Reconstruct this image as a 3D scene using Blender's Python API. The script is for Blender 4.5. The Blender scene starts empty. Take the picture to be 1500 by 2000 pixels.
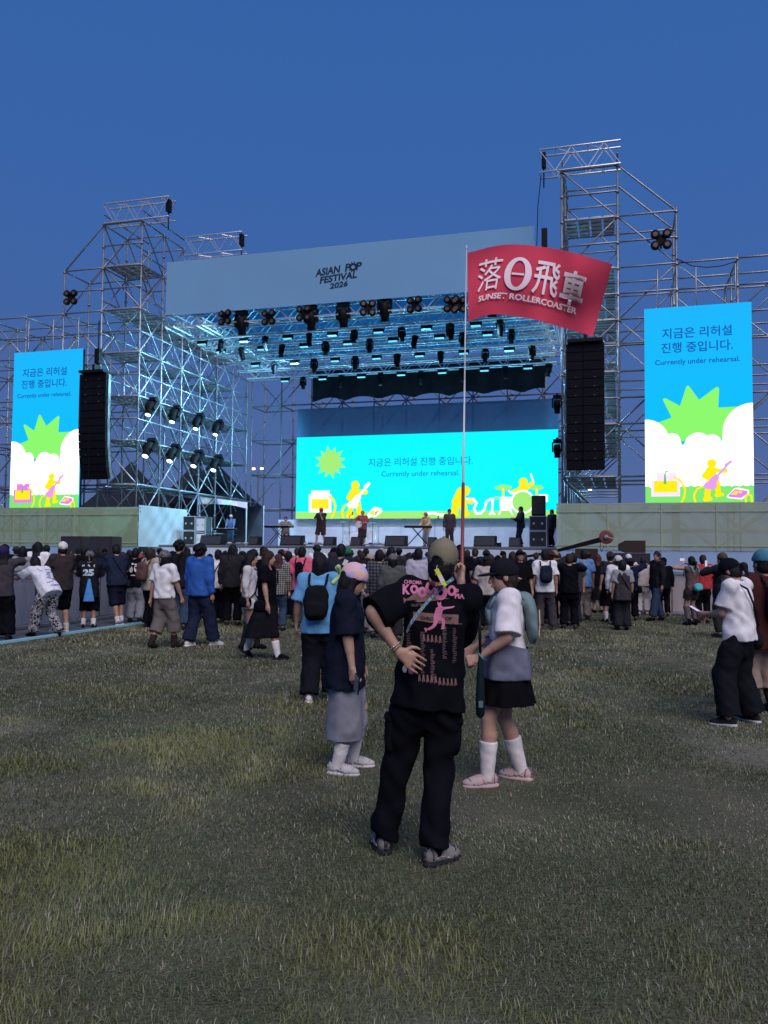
import bpy, bmesh, math, random
import numpy as np
from mathutils import Vector, Matrix
from mathutils.bvhtree import BVHTree

sc = bpy.context.scene
COL = sc.collection
R = math.radians
random.seed(7)

# ------------------------------------------------------------------ camera
FPX, PITCH, ROLL, EYE = 1620.0, R(2.83), R(0.5), 1.65      # focal length in pixels of the 1500 px wide photograph
cam_d = bpy.data.cameras.new('camera')
cam_d.sensor_fit = 'HORIZONTAL'; cam_d.sensor_width = 36.0
cam_d.lens = 36.0 * FPX / 1500.0
cam_d.clip_start = 0.05; cam_d.clip_end = 3000
cam = bpy.data.objects.new('camera', cam_d); COL.objects.link(cam)
cam.matrix_world = Matrix.Translation((0, 0, EYE)) @ Matrix.Rotation(R(90) + PITCH, 4, 'X') @ Matrix.Rotation(ROLL, 4, 'Z')
sc.camera = cam

# ------------------------------------------------------------------ sky at dusk, the last glow of the day, exposure
def lin(r, g, b):
    f = lambda c: (c / 255 / 12.92) if c / 255 <= .04045 else ((c / 255 + .055) / 1.055) ** 2.4
    return (f(r), f(g), f(b), 1)

W = bpy.data.worlds.new('World'); sc.world = W; W.use_nodes = True
wn = W.node_tree.nodes; wl = W.node_tree.links
bg = wn['Background']
tcw = wn.new('ShaderNodeTexCoord'); sepw = wn.new('ShaderNodeSeparateXYZ'); rampw = wn.new('ShaderNodeValToRGB')
wl.new(tcw.outputs['Generated'], sepw.inputs[0]); wl.new(sepw.outputs['Z'], rampw.inputs[0]); wl.new(rampw.outputs[0], bg.inputs[0])
cr = rampw.color_ramp
for p, c in ((0.0, (92, 108, 156)), (0.12, (78, 104, 158)), (0.25, (66, 101, 163)), (0.42, (57, 100, 168)), (0.6, (53, 97, 166)), (1.0, (46, 88, 156))):
    e = cr.elements[0] if p == 0.0 else (cr.elements[len(cr.elements) - 1] if p == 1.0 else cr.elements.new(p))
    e.position = p; e.color = lin(*c)
bg.inputs[1].default_value = 1.0
sun_d = bpy.data.lights.new('sun', 'SUN'); sun_d.energy = 2.9; sun_d.angle = R(50); sun_d.color = (1.0, 0.91, 0.90)
sun = bpy.data.objects.new('sun', sun_d); COL.objects.link(sun)
sun.rotation_euler = (R(42), 0, R(18))                       # the bright western sky, behind the camera
vs = sc.view_settings
sc.display_settings.display_device = 'sRGB'
vs.view_transform = 'Standard'; vs.look = 'None'; vs.exposure = 0; vs.gamma = 1; vs.use_curve_mapping = False
sc.cycles.max_bounces = 5; sc.cycles.diffuse_bounces = 3; sc.cycles.glossy_bounces = 2; sc.cycles.transparent_max_bounces = 10

# ------------------------------------------------------------------ the stage's own axes: u along its front, v back, z up
ALPHA = R(16.1)
CA, SA = math.cos(ALPHA), math.sin(ALPHA)
def S(u, v, z=0.0): return Vector((u * CA + v * SA, -u * SA + v * CA, z))
def ray(px, py):
    x = (px - 750) / FPX; y = -(py - 1000) / FPX
    X = x * math.cos(ROLL) - y * math.sin(ROLL); Y = x * math.sin(ROLL) + y * math.cos(ROLL)
    return Vector((X, math.cos(PITCH) - Y * math.sin(PITCH), math.sin(PITCH) + Y * math.cos(PITCH)))
def on_v(px, py, v):
    d = ray(px, py); d = d * (v / (d.x * SA + d.y * CA)); return (d.x * CA - d.y * SA, d.z + EYE)
def on_ground(px, py, z=0.0):
    d = ray(px, py); d = d * ((z - EYE) / d.z); return Vector((d.x, d.y, z))
def at_y(px, py, y):
    d = ray(px, py); d = d * (y / d.y); return Vector((d.x, d.y, d.z + EYE))

# ------------------------------------------------------------------ materials
MATS = {}
def mat(key, color, rough=.85, metal=0.0, noise=0.0, nscale=8.0, bump=0.0, bscale=60.0, emit=None, estr=1.0, alpha=None, color2=None, spec=.35):
    if key in MATS: return MATS[key]
    m = bpy.data.materials.new(key); m.use_nodes = True
    nt = m.node_tree; b = nt.nodes['Principled BSDF']
    c = tuple(color[:3]) + (1,)
    b.inputs['Base Color'].default_value = c; b.inputs['Roughness'].default_value = rough; b.inputs['Metallic'].default_value = metal
    b.inputs['Specular IOR Level'].default_value = spec
    if noise or bump:
        tc = nt.nodes.new('ShaderNodeTexCoord')
    if noise:
        n = nt.nodes.new('ShaderNodeTexNoise'); n.inputs['Scale'].default_value = nscale; n.inputs['Detail'].default_value = 5
        nt.links.new(tc.outputs['Object'], n.inputs['Vector'])
        mx = nt.nodes.new('ShaderNodeMix'); mx.data_type = 'RGBA'
        mr = nt.nodes.new('ShaderNodeMapRange'); mr.inputs[1].default_value = .3; mr.inputs[2].default_value = .7
        nt.links.new(n.outputs['Fac'], mr.inputs[0]); nt.links.new(mr.outputs[0], mx.inputs['Factor'])
        c2 = color2 if color2 else tuple(min(1, x * (1 + noise)) for x in c[:3])
        c1 = c if color2 else tuple(x * (1 - noise) for x in c[:3]) + (1,)
        mx.inputs['A'].default_value = tuple(c1[:3]) + (1,); mx.inputs['B'].default_value = tuple(c2[:3]) + (1,)
        nt.links.new(mx.outputs['Result'], b.inputs['Base Color'])
    if bump:
        n2 = nt.nodes.new('ShaderNodeTexNoise'); n2.inputs['Scale'].default_value = bscale; n2.inputs['Detail'].default_value = 3
        nt.links.new(tc.outputs['Object'], n2.inputs['Vector'])
        bp = nt.nodes.new('ShaderNodeBump'); bp.inputs['Strength'].default_value = bump; bp.inputs['Distance'].default_value = .02
        nt.links.new(n2.outputs['Fac'], bp.inputs['Height']); nt.links.new(bp.outputs[0], b.inputs['Normal'])
    if emit is not None:
        b.inputs['Emission Color'].default_value = tuple(emit[:3]) + (1,); b.inputs['Emission Strength'].default_value = estr
    if alpha is not None:
        b.inputs['Alpha'].default_value = alpha
    MATS[key] = m
    return m

def screen_mat(key, rgb, s=1.0):
    if key in MATS: return MATS[key]
    m = bpy.data.materials.new(key); m.use_nodes = True
    nt = m.node_tree; b = nt.nodes['Principled BSDF']
    b.inputs['Base Color'].default_value = (.01, .01, .01, 1); b.inputs['Roughness'].default_value = .6; b.inputs['Specular IOR Level'].default_value = 0
    b.inputs['Emission Color'].default_value = lin(*rgb); b.inputs['Emission Strength'].default_value = s
    MATS[key] = m
    return m

M_STEEL = mat('galvanised steel', (.27, .28, .31), rough=.42, metal=.7, noise=.25, nscale=3)
M_STEELD = mat('weathered steel', (.22, .22, .24), rough=.5, metal=.6)
M_ALU = mat('aluminium truss', (.66, .68, .72), rough=.36, metal=.7)
M_PLANK = mat('steel plank', (.45, .47, .5), rough=.45, metal=.6, noise=.2, nscale=2)
M_BLACK = mat('black housing', (.0045, .0045, .007), rough=.6, spec=.12)
M_BLACKM = mat('black metal', (.010, .010, .012), rough=.5, metal=.2, spec=.15)
M_DRAPE = mat('black drape', (.010, .012, .018), rough=.95, noise=.4, nscale=1.2)
M_LENS = mat('lamp lens', (.3, .32, .35), rough=.12, metal=.2)

# ------------------------------------------------------------------ mesh helpers
class MB:
    def __init__(s): s.v = []; s.f = []
    def box(s, c, d, rz=0.0, M=None):
        b = len(s.v); hx, hy, hz = d[0] / 2, d[1] / 2, d[2] / 2
        for z in (-hz, hz):
            for x, y in ((-hx, -hy), (hx, -hy), (hx, hy), (-hx, hy)):
                p = Vector((x * math.cos(rz) - y * math.sin(rz), x * math.sin(rz) + y * math.cos(rz), z))
                if M is not None: p = M @ p
                s.v.append(p + Vector(c))
        for q in ((0, 3, 2, 1), (4, 5, 6, 7), (0, 1, 5, 4), (1, 2, 6, 5), (2, 3, 7, 6), (3, 0, 4, 7)): s.f.append([b + i for i in q])
        return s
    def tube(s, a, b_, r, n=6, r2=None):
        a = Vector(a); b_ = Vector(b_); d = (b_ - a)
        if d.length < 1e-6: return s
        d.normalize(); x = d.orthogonal().normalized(); y = d.cross(x); k = len(s.v)
        r2 = r if r2 is None else r2
        for p, rr in ((a, r), (b_, r2)):
            for i in range(n):
                t = 2 * math.pi * i / n; s.v.append(p + x * (rr * math.cos(t)) + y * (rr * math.sin(t)))
        for i in range(n):
            j = (i + 1) % n; s.f.append([k + i, k + j, k + n + j, k + n + i])
        s.f.append([k + i for i in reversed(range(n))]); s.f.append([k + n + i for i in range(n)])
        return s
    def path(s, pts, r, n=6):
        for a, b_ in zip(pts[:-1], pts[1:]): s.tube(a, b_, r, n)
        return s
    def lathe(s, prof, c=(0, 0, 0), n=20, M=None):
        k = len(s.v); c = Vector(c)
        for r, z in prof:
            for i in range(n):
                t = 2 * math.pi * i / n; p = Vector((r * math.cos(t), r * math.sin(t), z))
                if M is not None: p = M @ p
                s.v.append(p + c)
        for j in range(len(prof) - 1):
            for i in range(n):
                i2 = (i + 1) % n; s.f.append([k + j * n + i, k + j * n + i2, k + (j + 1) * n + i2, k + (j + 1) * n + i])
        s.f.append([k + i for i in reversed(range(n))]); s.f.append([k + (len(prof) - 1) * n + i for i in range(n)])
        return s
    def poly(s, pts):
        k = len(s.v); s.v += [Vector(p) for p in pts]; s.f.append(list(range(k, k + len(pts)))); return s
    def prism(s, pts, off):                                     # a flat outline given depth
        k = len(s.v); n = len(pts); off = Vector(off)
        s.v += [Vector(p) for p in pts] + [Vector(p) + off for p in pts]
        s.f.append([k + i for i in range(n)]); s.f.append([k + n + i for i in reversed(range(n))])
        for i in range(n):
            j = (i + 1) % n; s.f.append([k + i, k + n + i, k + n + j, k + j])
        return s
    def mesh(s, name, smooth=False):
        m = bpy.data.meshes.new(name); m.from_pydata([tuple(p) for p in s.v], [], s.f)
        if smooth: m.polygons.foreach_set('use_smooth', [True] * len(m.polygons))
        m.update(); return m
    def build(s, name, m, parent=None, smooth=False):
        return place(name, s.mesh(name, smooth), m, parent)

def place(name, me, m=None, parent=None):
    o = bpy.data.objects.new(name, me); COL.objects.link(o)
    if m is not None:
        if len(me.materials) == 0: me.materials.append(m)
        elif me.materials[0] != m:
            o.material_slots[0].link = 'OBJECT'; o.material_slots[0].material = m
    if parent is not None: o.parent = parent
    return o

def tag(o, label=None, cat=None, group=None, kind=None):
    if label: o['label'] = label
    if cat: o['category'] = cat
    if group: o['group'] = group
    if kind: o['kind'] = kind
    return o

def empty(name, loc=(0, 0, 0), rz=0.0, label=None, cat=None, group=None):
    o = bpy.data.objects.new(name, None); COL.objects.link(o)
    o.location = loc; o.rotation_euler = (0, 0, rz); o.empty_display_size = .2
    return tag(o, label, cat, group)

def stage_thing(name, u, v, z, label, cat, group=None):         # an Empty in the stage's axes: children use (u, v, z) relative to it
    return empty(name, S(u, v, z), -ALPHA, label, cat, group)

def copy_tree(o, parent=None):
    c = o.copy(); COL.objects.link(c)
    if parent is not None: c.parent = parent
    for ch in o.children: copy_tree(ch, c)
    return c

_UNIT = {}
def unit_tube(r, n=6, collars=0):
    k = (r, n, collars)
    if k not in _UNIT:
        b = MB().tube((0, 0, -.5), (0, 0, .5), r, n)
        _UNIT[k] = b.mesh('tube', True)
    return _UNIT[k]
def tube_part(name, a, b, r, m, parent):
    a = Vector(a); b = Vector(b); d = b - a
    o = place(name, unit_tube(r), m, parent)
    q = d.to_track_quat('Z', 'Y')
    o.location = (a + b) / 2; o.rotation_mode = 'QUATERNION'; o.rotation_quaternion = q; o.scale = (1, 1, d.length)
    return o

def text_mesh(body, width=None, height=None, offset=0.0, shear=0.0, spacing=1.0, name='lettering', extrude=0.0):
    c = bpy.data.curves.new(name, 'FONT'); c.body = body; c.offset = offset; c.shear = shear; c.space_character = spacing; c.resolution_u = 3; c.extrude = extrude
    o = bpy.data.objects.new(name, c); COL.objects.link(o)
    dg = bpy.context.evaluated_depsgraph_get(); dg.update()
    me = bpy.data.meshes.new_from_object(o.evaluated_get(dg)); me.name = name
    bpy.data.objects.remove(o); bpy.data.curves.remove(c)
    n = len(me.vertices); co = np.zeros(n * 3, np.float32); me.vertices.foreach_get('co', co); co = co.reshape(-1, 3)
    lo, hi = co.min(0), co.max(0)
    co[:, 0] -= (lo[0] + hi[0]) / 2; co[:, 1] -= (lo[1] + hi[1]) / 2
    sx = width / (hi[0] - lo[0]) if width else height / (hi[1] - lo[1])
    sy = height / (hi[1] - lo[1]) if height else sx
    co[:, 0] *= sx; co[:, 1] *= sy
    me.vertices.foreach_set('co', co.ravel()); me.materials.clear(); me.update()
    return me

# ------------------------------------------------------------------ ground
def ground_material():
    m = bpy.data.materials.new('trampled turf'); m.use_nodes = True
    nt = m.node_tree; b = nt.nodes['Principled BSDF']; b.inputs['Roughness'].default_value = .95; b.inputs['Specular IOR Level'].default_value = .1
    tc = nt.nodes.new('ShaderNodeTexCoord')
    def noise(s, d=6, w=0.0):
        n = nt.nodes.new('ShaderNodeTexNoise'); n.inputs['Scale'].default_value = s; n.inputs['Detail'].default_value = d; n.inputs['Distortion'].default_value = w
        nt.links.new(tc.outputs['Object'], n.inputs['Vector']); return n
    def mix(f, a, bb):
        x = nt.nodes.new('ShaderNodeMix'); x.data_type = 'RGBA'; nt.links.new(f, x.inputs['Factor'])
        for k, c in (('A', a), ('B', bb)):
            if isinstance(c, tuple): x.inputs[k].default_value = c + (1,)
            else: nt.links.new(c, x.inputs[k])
        return x.outputs['Result']
    def rng(n, a, bb):
        r = nt.nodes.new('ShaderNodeMapRange'); r.inputs[1].default_value = a; r.inputs[2].default_value = bb; nt.links.new(n.outputs['Fac'], r.inputs[0]); return r.outputs[0]
    c1 = mix(rng(noise(90, 4), .35, .65), (.034, .042, .024), (.105, .112, .068))
    c2 = mix(rng(noise(1.1, 6, .4), .4, .62), c1, (.11, .105, .072))
    c3 = mix(rng(noise(.45, 5, .3), .56, .68), c2, (.165, .155, .125))
    nt.links.new(c3, b.inputs['Base Color'])
    bp = nt.nodes.new('ShaderNodeBump'); bp.inputs['Strength'].default_value = .8; bp.inputs['Distance'].default_value = .03
    nt.links.new(noise(55, 5).outputs['Fac'], bp.inputs['Height']); nt.links.new(bp.outputs[0], b.inputs['Normal'])
    return m
g = MB().poly([(-900, -900, 0), (900, -900, 0), (900, 900, 0), (-900, 900, 0)]).build('ground', ground_material())
tag(g, 'trampled turf field running up to the stage', kind='structure')

def vnoise(x, y, seed):                                         # smooth value noise, numpy
    rs = np.random.RandomState(seed); T = rs.rand(64, 64).astype(np.float32)
    xi = np.floor(x).astype(int); yi = np.floor(y).astype(int); fx = x - xi; fy = y - yi
    fx = fx * fx * (3 - 2 * fx); fy = fy * fy * (3 - 2 * fy)
    a = T[xi & 63, yi & 63]; b = T[(xi + 1) & 63, yi & 63]; c = T[xi & 63, (yi + 1) & 63]; d = T[(xi + 1) & 63, (yi + 1) & 63]
    return (a * (1 - fx) + b * fx) * (1 - fy) + (c * (1 - fx) + d * fx) * fy

def build_grass():
    rs = np.random.RandomState(3)
    X, Y, Wd = [], [], []
    for y0, y1, dens, wmul in ((1.9, 4.6, 9500, 1.0), (4.6, 7.5, 5600, 1.35), (7.5, 12, 2600, 2.0), (12, 19, 1000, 3.2), (19, 26, 420, 5)):
        area = (y1 - y0) * (y0 + y1) * .56
        n = int(area * dens)
        y = np.sqrt(rs.rand(n) * (y1 ** 2 - y0 ** 2) + y0 ** 2); x = (rs.rand(n) * 2 - 1) * (y * .54 + .25)
        X.append(x); Y.append(y); Wd.append(np.full(n, wmul))
    x = np.concatenate(X); y = np.concatenate(Y); wm = np.concatenate(Wd)
    u = x * CA - y * SA
    tuft = .55 * vnoise(x * 1.1 + 9, y * 1.1, 1) + .3 * vnoise(x * 3.1, y * 3.1, 2) + .15 * vnoise(x * 9, y * 9, 3)
    bare = .6 * vnoise(x * .55 + 3, y * .55 + 7, 4) + .4 * vnoise(x * 2.2, y * 2.2, 5)
    keep = (rs.rand(len(x)) < np.clip(1.5 - 1.7 * np.clip(bare - .42, 0, 1) * 2.2, .34, 1)) & (u > -10.4)
    x, y, wm, tuft, bare = x[keep], y[keep], wm[keep], tuft[keep], bare[keep]
    n = len(x)
    tf = np.clip((tuft - .42) / .28, 0, 1); tf = tf ** 1.4
    L = (.012 + .026 * rs.rand(n) + .045 * tf * rs.rand(n)) * (1 - .35 * np.clip((bare - .5) * 4, 0, 1)) * np.where(wm > 1.5, 1.15, 1)
    w = (.0011 + .0011 * rs.rand(n)) * wm
    lay = np.where(rs.rand(n) < .62 - .35 * tf, 1.25 + .25 * rs.rand(n), .25 + .75 * rs.rand(n))   # flattened or standing
    az = rs.rand(n) * 2 * np.pi
    az = np.where(rs.rand(n) < .72, az, 2 * np.pi * vnoise(x * .8, y * .8, 8) * 1.6)
    dx, dy = np.cos(az), np.sin(az)
    sx, sy = -dy, dx
    hm = np.sin(lay) * L * .5; vm = np.cos(lay * .8) * L * .55
    he = np.sin(lay) * L; ve = np.cos(lay) * L * .9 + .003
    V = np.zeros((n, 5, 3), np.float32)
    V[:, 0] = np.stack([x + sx * w, y + sy * w, np.full(n, -.002)], 1); V[:, 1] = np.stack([x - sx * w, y - sy * w, np.full(n, -.002)], 1)
    V[:, 2] = np.stack([x + dx * hm - sx * w * .8, y + dy * hm - sy * w * .8, vm], 1); V[:, 3] = np.stack([x + dx * hm + sx * w * .8, y + dy * hm + sy * w * .8, vm], 1)
    V[:, 4] = np.stack([x + dx * he, y + dy * he, ve], 1)
    base = np.arange(n, dtype=np.int32) * 5
    quads = base[:, None] + np.array([0, 1, 2, 3], np.int32); tris = base[:, None] + np.array([3, 2, 4], np.int32)
    me = bpy.data.meshes.new('grass')
    me.vertices.add(n * 5); me.vertices.foreach_set('co', V.ravel())
    me.loops.add(n * 7); me.polygons.add(n * 2)
    me.loops.foreach_set('vertex_index', np.concatenate([quads, tris], 1).ravel())
    ls = np.zeros((n, 2), np.int32); ls[:, 0] = np.arange(n) * 7; ls[:, 1] = ls[:, 0] + 4
    me.polygons.foreach_set('loop_start', ls.ravel())
    me.update(calc_edges=True)
    far = np.clip((y - 6.5) / 11, 0, 1)                             # paler straw share grows with distance, painting in the brighter mid-field light
    dry = rs.rand(n) < .17 + .38 * far + .45 * np.clip((bare - .42) * 3, 0, 1)  # straw blades: at random, on bare patches, and for that painted light
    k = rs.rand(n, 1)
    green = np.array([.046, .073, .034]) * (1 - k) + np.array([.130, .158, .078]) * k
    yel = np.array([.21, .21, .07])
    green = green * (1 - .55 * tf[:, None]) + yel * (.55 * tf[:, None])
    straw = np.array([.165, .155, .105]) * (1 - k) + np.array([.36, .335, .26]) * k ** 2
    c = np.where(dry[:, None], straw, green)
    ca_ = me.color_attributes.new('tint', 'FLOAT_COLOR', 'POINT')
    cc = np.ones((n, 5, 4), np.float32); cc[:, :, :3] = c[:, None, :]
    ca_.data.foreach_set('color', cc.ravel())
    m = bpy.data.materials.new('grass blades'); m.use_nodes = True
    nt = m.node_tree; b = nt.nodes['Principled BSDF']; b.inputs['Roughness'].default_value = .55; b.inputs['Specular IOR Level'].default_value = .25
    at = nt.nodes.new('ShaderNodeVertexColor'); at.layer_name = 'tint'; nt.links.new(at.outputs[0], b.inputs['Base Color'])
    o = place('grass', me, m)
    tag(o, 'short worn grass with yellowish tufts and dry straw', 'grass', kind='stuff')
build_grass()
# ================================================================== STAGE
LEV = [2.65, 4.75, 6.85, 8.95, 11.05, 13.15, 15.25, 17.35]
TR = .040
def post_mesh(h):
    b = MB().tube((0, 0, 0), (0, 0, h), TR * 1.1, 6)
    z = .5
    while z < h: b.tube((0, 0, z - .03), (0, 0, z + .03), TR * 2.0, 6); z += 1.05
    b.box((0, 0, .01), (.18, .18, .02))
    return b.mesh('post', True)
_PM = {}
def post(u, v, h, root, m=None):
    k = round(h, 2)
    if k not in _PM: _PM[k] = post_mesh(k)
    o = place('post', _PM[k], m or M_STEEL, root); o.location = (u, v, 0); return o
def led(a, b, root, name='ledger', r=TR, m=None): return tube_part(name, a, b, r, m or M_STEEL, root)

def plank_deck(u0, u1, v0, v1, z, root, n=4):                    # walking planks between two ledgers, each its own piece
    w = (u1 - u0) / n
    key = ('plank', round(w, 2), round(v1 - v0, 2))
    if key not in _PM:
        b = MB(); b.box((0, 0, 0), (w * .86, v1 - v0 - .06, .05))
        for i in range(5): b.box((0, (v1 - v0) * (i / 4 - .5) * .85, -.045), (w * .8, .04, .04))
        _PM[key] = b.mesh('plank')
    for i in range(n):
        o = place('plank', _PM[key], M_PLANK, root); o.location = (u0 + w * (i + .5), (v0 + v1) / 2, z)

def side_scaffold(cols, sgn, label):
    """cols: u of the columns from the stage side outwards; the first two carry the tall tower and run the whole depth."""
    u0, v0 = cols[0], 34.0
    root = stage_thing('scaffold_tower', u0, v0, 0, label, 'scaffold')
    tops = [8, 8, 7] + [6] * (len(cols) - 3)
    rows = [7, 7] + [3] * (len(cols) - 2)
    P = 1.95
    def top(c, i):
        t = tops[c]
        if t == 8 and i > 2: t = 6
        if t == 7 and i > 1: t = 6
        return t
    rel = [c - u0 for c in cols]
    for c, u in enumerate(rel):
        for i in range(rows[c]): post(u, i * P, LEV[top(c, i) - 1] + .12, root)
    for c, u in enumerate(rel):
        for i in range(rows[c]):
            for k in range(top(c, i)):
                z = LEV[k]
                if c + 1 < len(rel) and i < rows[c + 1] and k < min(top(c, i), top(c + 1, i)):
                    led((u, i * P, z), (rel[c + 1], i * P, z), root)
                    if i == 0 and k > 2: led((u, i * P, z - 1.05), (rel[c + 1], i * P, z - 1.05), root)
                if i + 1 < rows[c] and k < min(top(c, i), top(c, i + 1)):
                    led((u, i * P, z), (u, (i + 1) * P, z), root)
                    if c < 2 and k > 1: led((u, i * P, z + 1.0 if k < 5 else z + .5), (u, (i + 1) * P, z + 1.0 if k < 5 else z + .5), root, 'guard_rail')
    for c, u in enumerate(rel):                                   # braces
        for i in range(rows[c] - 1):
            for k in range(min(top(c, i), top(c, i + 1)) - 1):
                if (c + i + k) % 2 == 0 or (c < 2 and k > 2): led((u, i * P, LEV[k]), (u, (i + 1) * P, LEV[k + 1]), root, 'brace', TR * .85)
                if c < 2: led((u, (i + 1) * P, LEV[k]), (u, i * P, LEV[k + 1]), root, 'brace', TR * .85)
        if c + 1 < len(rel):
            for i in ((0, 2) if c else (0, 2, 3, 4, 5, 6)):
                for k in range(min(top(c, i), top(c + 1, i)) - 1):
                    a, b = (u, rel[c + 1]) if (c + k) % 2 else (rel[c + 1], u)
                    led((a, i * P + .07, LEV[k]), (b, i * P + .07, LEV[k + 1]), root, 'brace', TR * .85)
    led((rel[1], 0, LEV[7]), (rel[2], 0, LEV[6]), root, 'raking_brace')
    led((rel[1], P, LEV[7]), (rel[2], P, LEV[6]), root, 'raking_brace')
    for z, rng in ((6.85, range(6)), (8.95, range(6)), (11.05, range(6)), (13.15, range(6)), (4.75, (0, 1, 2))):
        for i in rng:
            if (z == 11.05 and i % 2): continue
            a, b = sorted((rel[0], rel[1]))
            plank_deck(a + .1, b - .1, i * P, (i + 1) * P, z + .06, root)
    a, b = sorted((rel[0], rel[1]))
    plank_deck(a + .1, b - .1, 0, P, 15.32, root)
    return root

COLS_L = [-21.9, -24.0, -26.15, -28.3, -30.45, -32.6]
COLS_R = [-2.35, -.15, 2.07, 4.28, 6.5]
side_scaffold(COLS_L, -1, 'steel scaffold tower behind the curved loudspeaker column, two rows of spot lamps inside')
side_scaffold(COLS_R, 1, 'tallest steel scaffold tower, rising behind the red flag')

# scaffold behind the stage
def back_scaffold():
    root = stage_thing('back_scaffold', -12.1, 46.4, 0, 'scaffold frame standing across the back of the stage', 'scaffold')
    us = [-9.8 + 1.96 * i for i in range(11)]
    for j, v in enumerate((0, 1.9)):
        for i, u in enumerate(us):
            post(u, v, 12.6, root, M_STEELD)
            for k in range(1, 6):
                z = LEV[k] - .5
                if i < 10:
                    led((u, v, z), (us[i + 1], v, z), root, m=M_STEELD)
                    if (i + k + j) % 2: led((u, v, z), (us[i + 1], v, z + 2.1 if k < 5 else z - 2.1), root, 'brace', TR * .9, M_STEELD)
                    elif k > 3: led((us[i + 1], v, z), (u, v, z - 2.1), root, 'brace', TR * .9, M_STEELD)
                if j == 0: led((u, 0, z), (u, 1.9, z), root, m=M_STEELD)
back_scaffold()

# deck and its front
def deck():
    root = stage_thing('stage_deck', -12.0, 34.5, 0, 'raised stage platform with a pale front skirt', 'stage')
    b = MB().box((0, 5.6, 1.9), (19.0, 11.2, .1)); b.build('platform', mat('stage floor', (.30, .32, .36), rough=.35, noise=.25, nscale=.8), root)
    sk = mat('stage skirt', (.50, .56, .66), rough=.8, noise=.08, nscale=2)
    for i in range(8):
        MB().box((-9.3 + 2.375 * (i + .5) - .2, -.03, .92), (2.33, .04, 1.82)).build('skirt_panel', sk, root)
    MB().box((0, -.035, 1.9), (19.0, .05, .085)).build('edge_trim', M_STEELD, root)
deck()
def back_wall():
    o = stage_thing('stage_back_wall', -12.0, 45.1, 1.95, 'pale plain wall under the wide video wall at the back of the stage', 'wall')
    for i in range(6): MB().box((-7.45 + 14.9 * (i + .5) / 6 , 0, .8), (2.47, .1, 1.6)).build('wall_panel', mat('wall cloth', (.55, .58, .66), rough=.8, noise=.1, nscale=1.5), o)
back_wall()

# fabric skirts below the two tall screens, scaffold showing faintly through
def fabric(key, col, transl=.35, alpha=.85, nscale=1.2):
    m = bpy.data.materials.new(key); m.use_nodes = True; nt = m.node_tree
    nt.nodes.remove(nt.nodes['Principled BSDF']); out = nt.nodes['Material Output']
    d = nt.nodes.new('ShaderNodeBsdfDiffuse'); t = nt.nodes.new('ShaderNodeBsdfTranslucent'); tr = nt.nodes.new('ShaderNodeBsdfTransparent')
    m1 = nt.nodes.new('ShaderNodeMixShader'); m2 = nt.nodes.new('ShaderNodeMixShader')
    tc = nt.nodes.new('ShaderNodeTexCoord'); n = nt.nodes.new('ShaderNodeTexNoise'); n.inputs['Scale'].default_value = nscale; n.inputs['Detail'].default_value = 4
    nt.links.new(tc.outputs['Object'], n.inputs['Vector'])
    r = nt.nodes.new('ShaderNodeMix'); r.data_type = 'RGBA'; nt.links.new(n.outputs['Fac'], r.inputs['Factor'])
    r.inputs['A'].default_value = tuple(x * .86 for x in col) + (1,); r.inputs['B'].default_value = tuple(min(1, x * 1.12) for x in col) + (1,)
    nt.links.new(r.outputs['Result'], d.inputs[0]); nt.links.new(r.outputs['Result'], t.inputs[0])
    m1.inputs[0].default_value = transl; m2.inputs[0].default_value = alpha
    nt.links.new(d.outputs[0], m1.inputs[1]); nt.links.new(t.outputs[0], m1.inputs[2])
    nt.links.new(tr.outputs[0], m2.inputs[1]); nt.links.new(m1.outputs[0], m2.inputs[2]); nt.links.new(m2.outputs[0], out.inputs[0])
    return m
def cloth_sheet(u0, u1, z0, z1, axis, amp, seed, nu=24, nz=14):
    b = MB(); rs = random.Random(seed); ph = [rs.random() * 6 for _ in range(4)]
    for j in range(nz + 1):
        for i in range(nu + 1):
            s = i / nu; t = j / nz
            w = amp * (math.sin(s * 17 + t * 9 + ph[0]) * .5 + math.sin(s * 31 - t * 14 + ph[1]) * .35 + math.sin(s * 7 + ph[2])) * (.25 + math.sin(math.pi * s) * .75)
            a = u0 + (u1 - u0) * s; z = z0 + (z1 - z0) * t
            b.v.append(Vector((a, w, z)) if axis == 'u' else Vector((w, a, z)))
    for j in range(nz):
        for i in range(nu):
            k = j * (nu + 1) + i; b.f.append([k, k + 1, k + nu + 2, k + nu + 1])
    return b
M_SK_L = fabric('green grey skirt fabric', (.36, .45, .28), alpha=.82); M_SK_R = fabric('pale green skirt fabric', (.44, .50, .37), alpha=.82); M_SK_S = fabric('white cloth', (.62, .72, .76), .3, 1.0)
M_LOW = mat('pale blue hoarding', (.26, .36, .55), rough=.7, noise=.1, nscale=.6)
M_SEAM = mat('seam tape', (.30, .36, .24), rough=.9)
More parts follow.
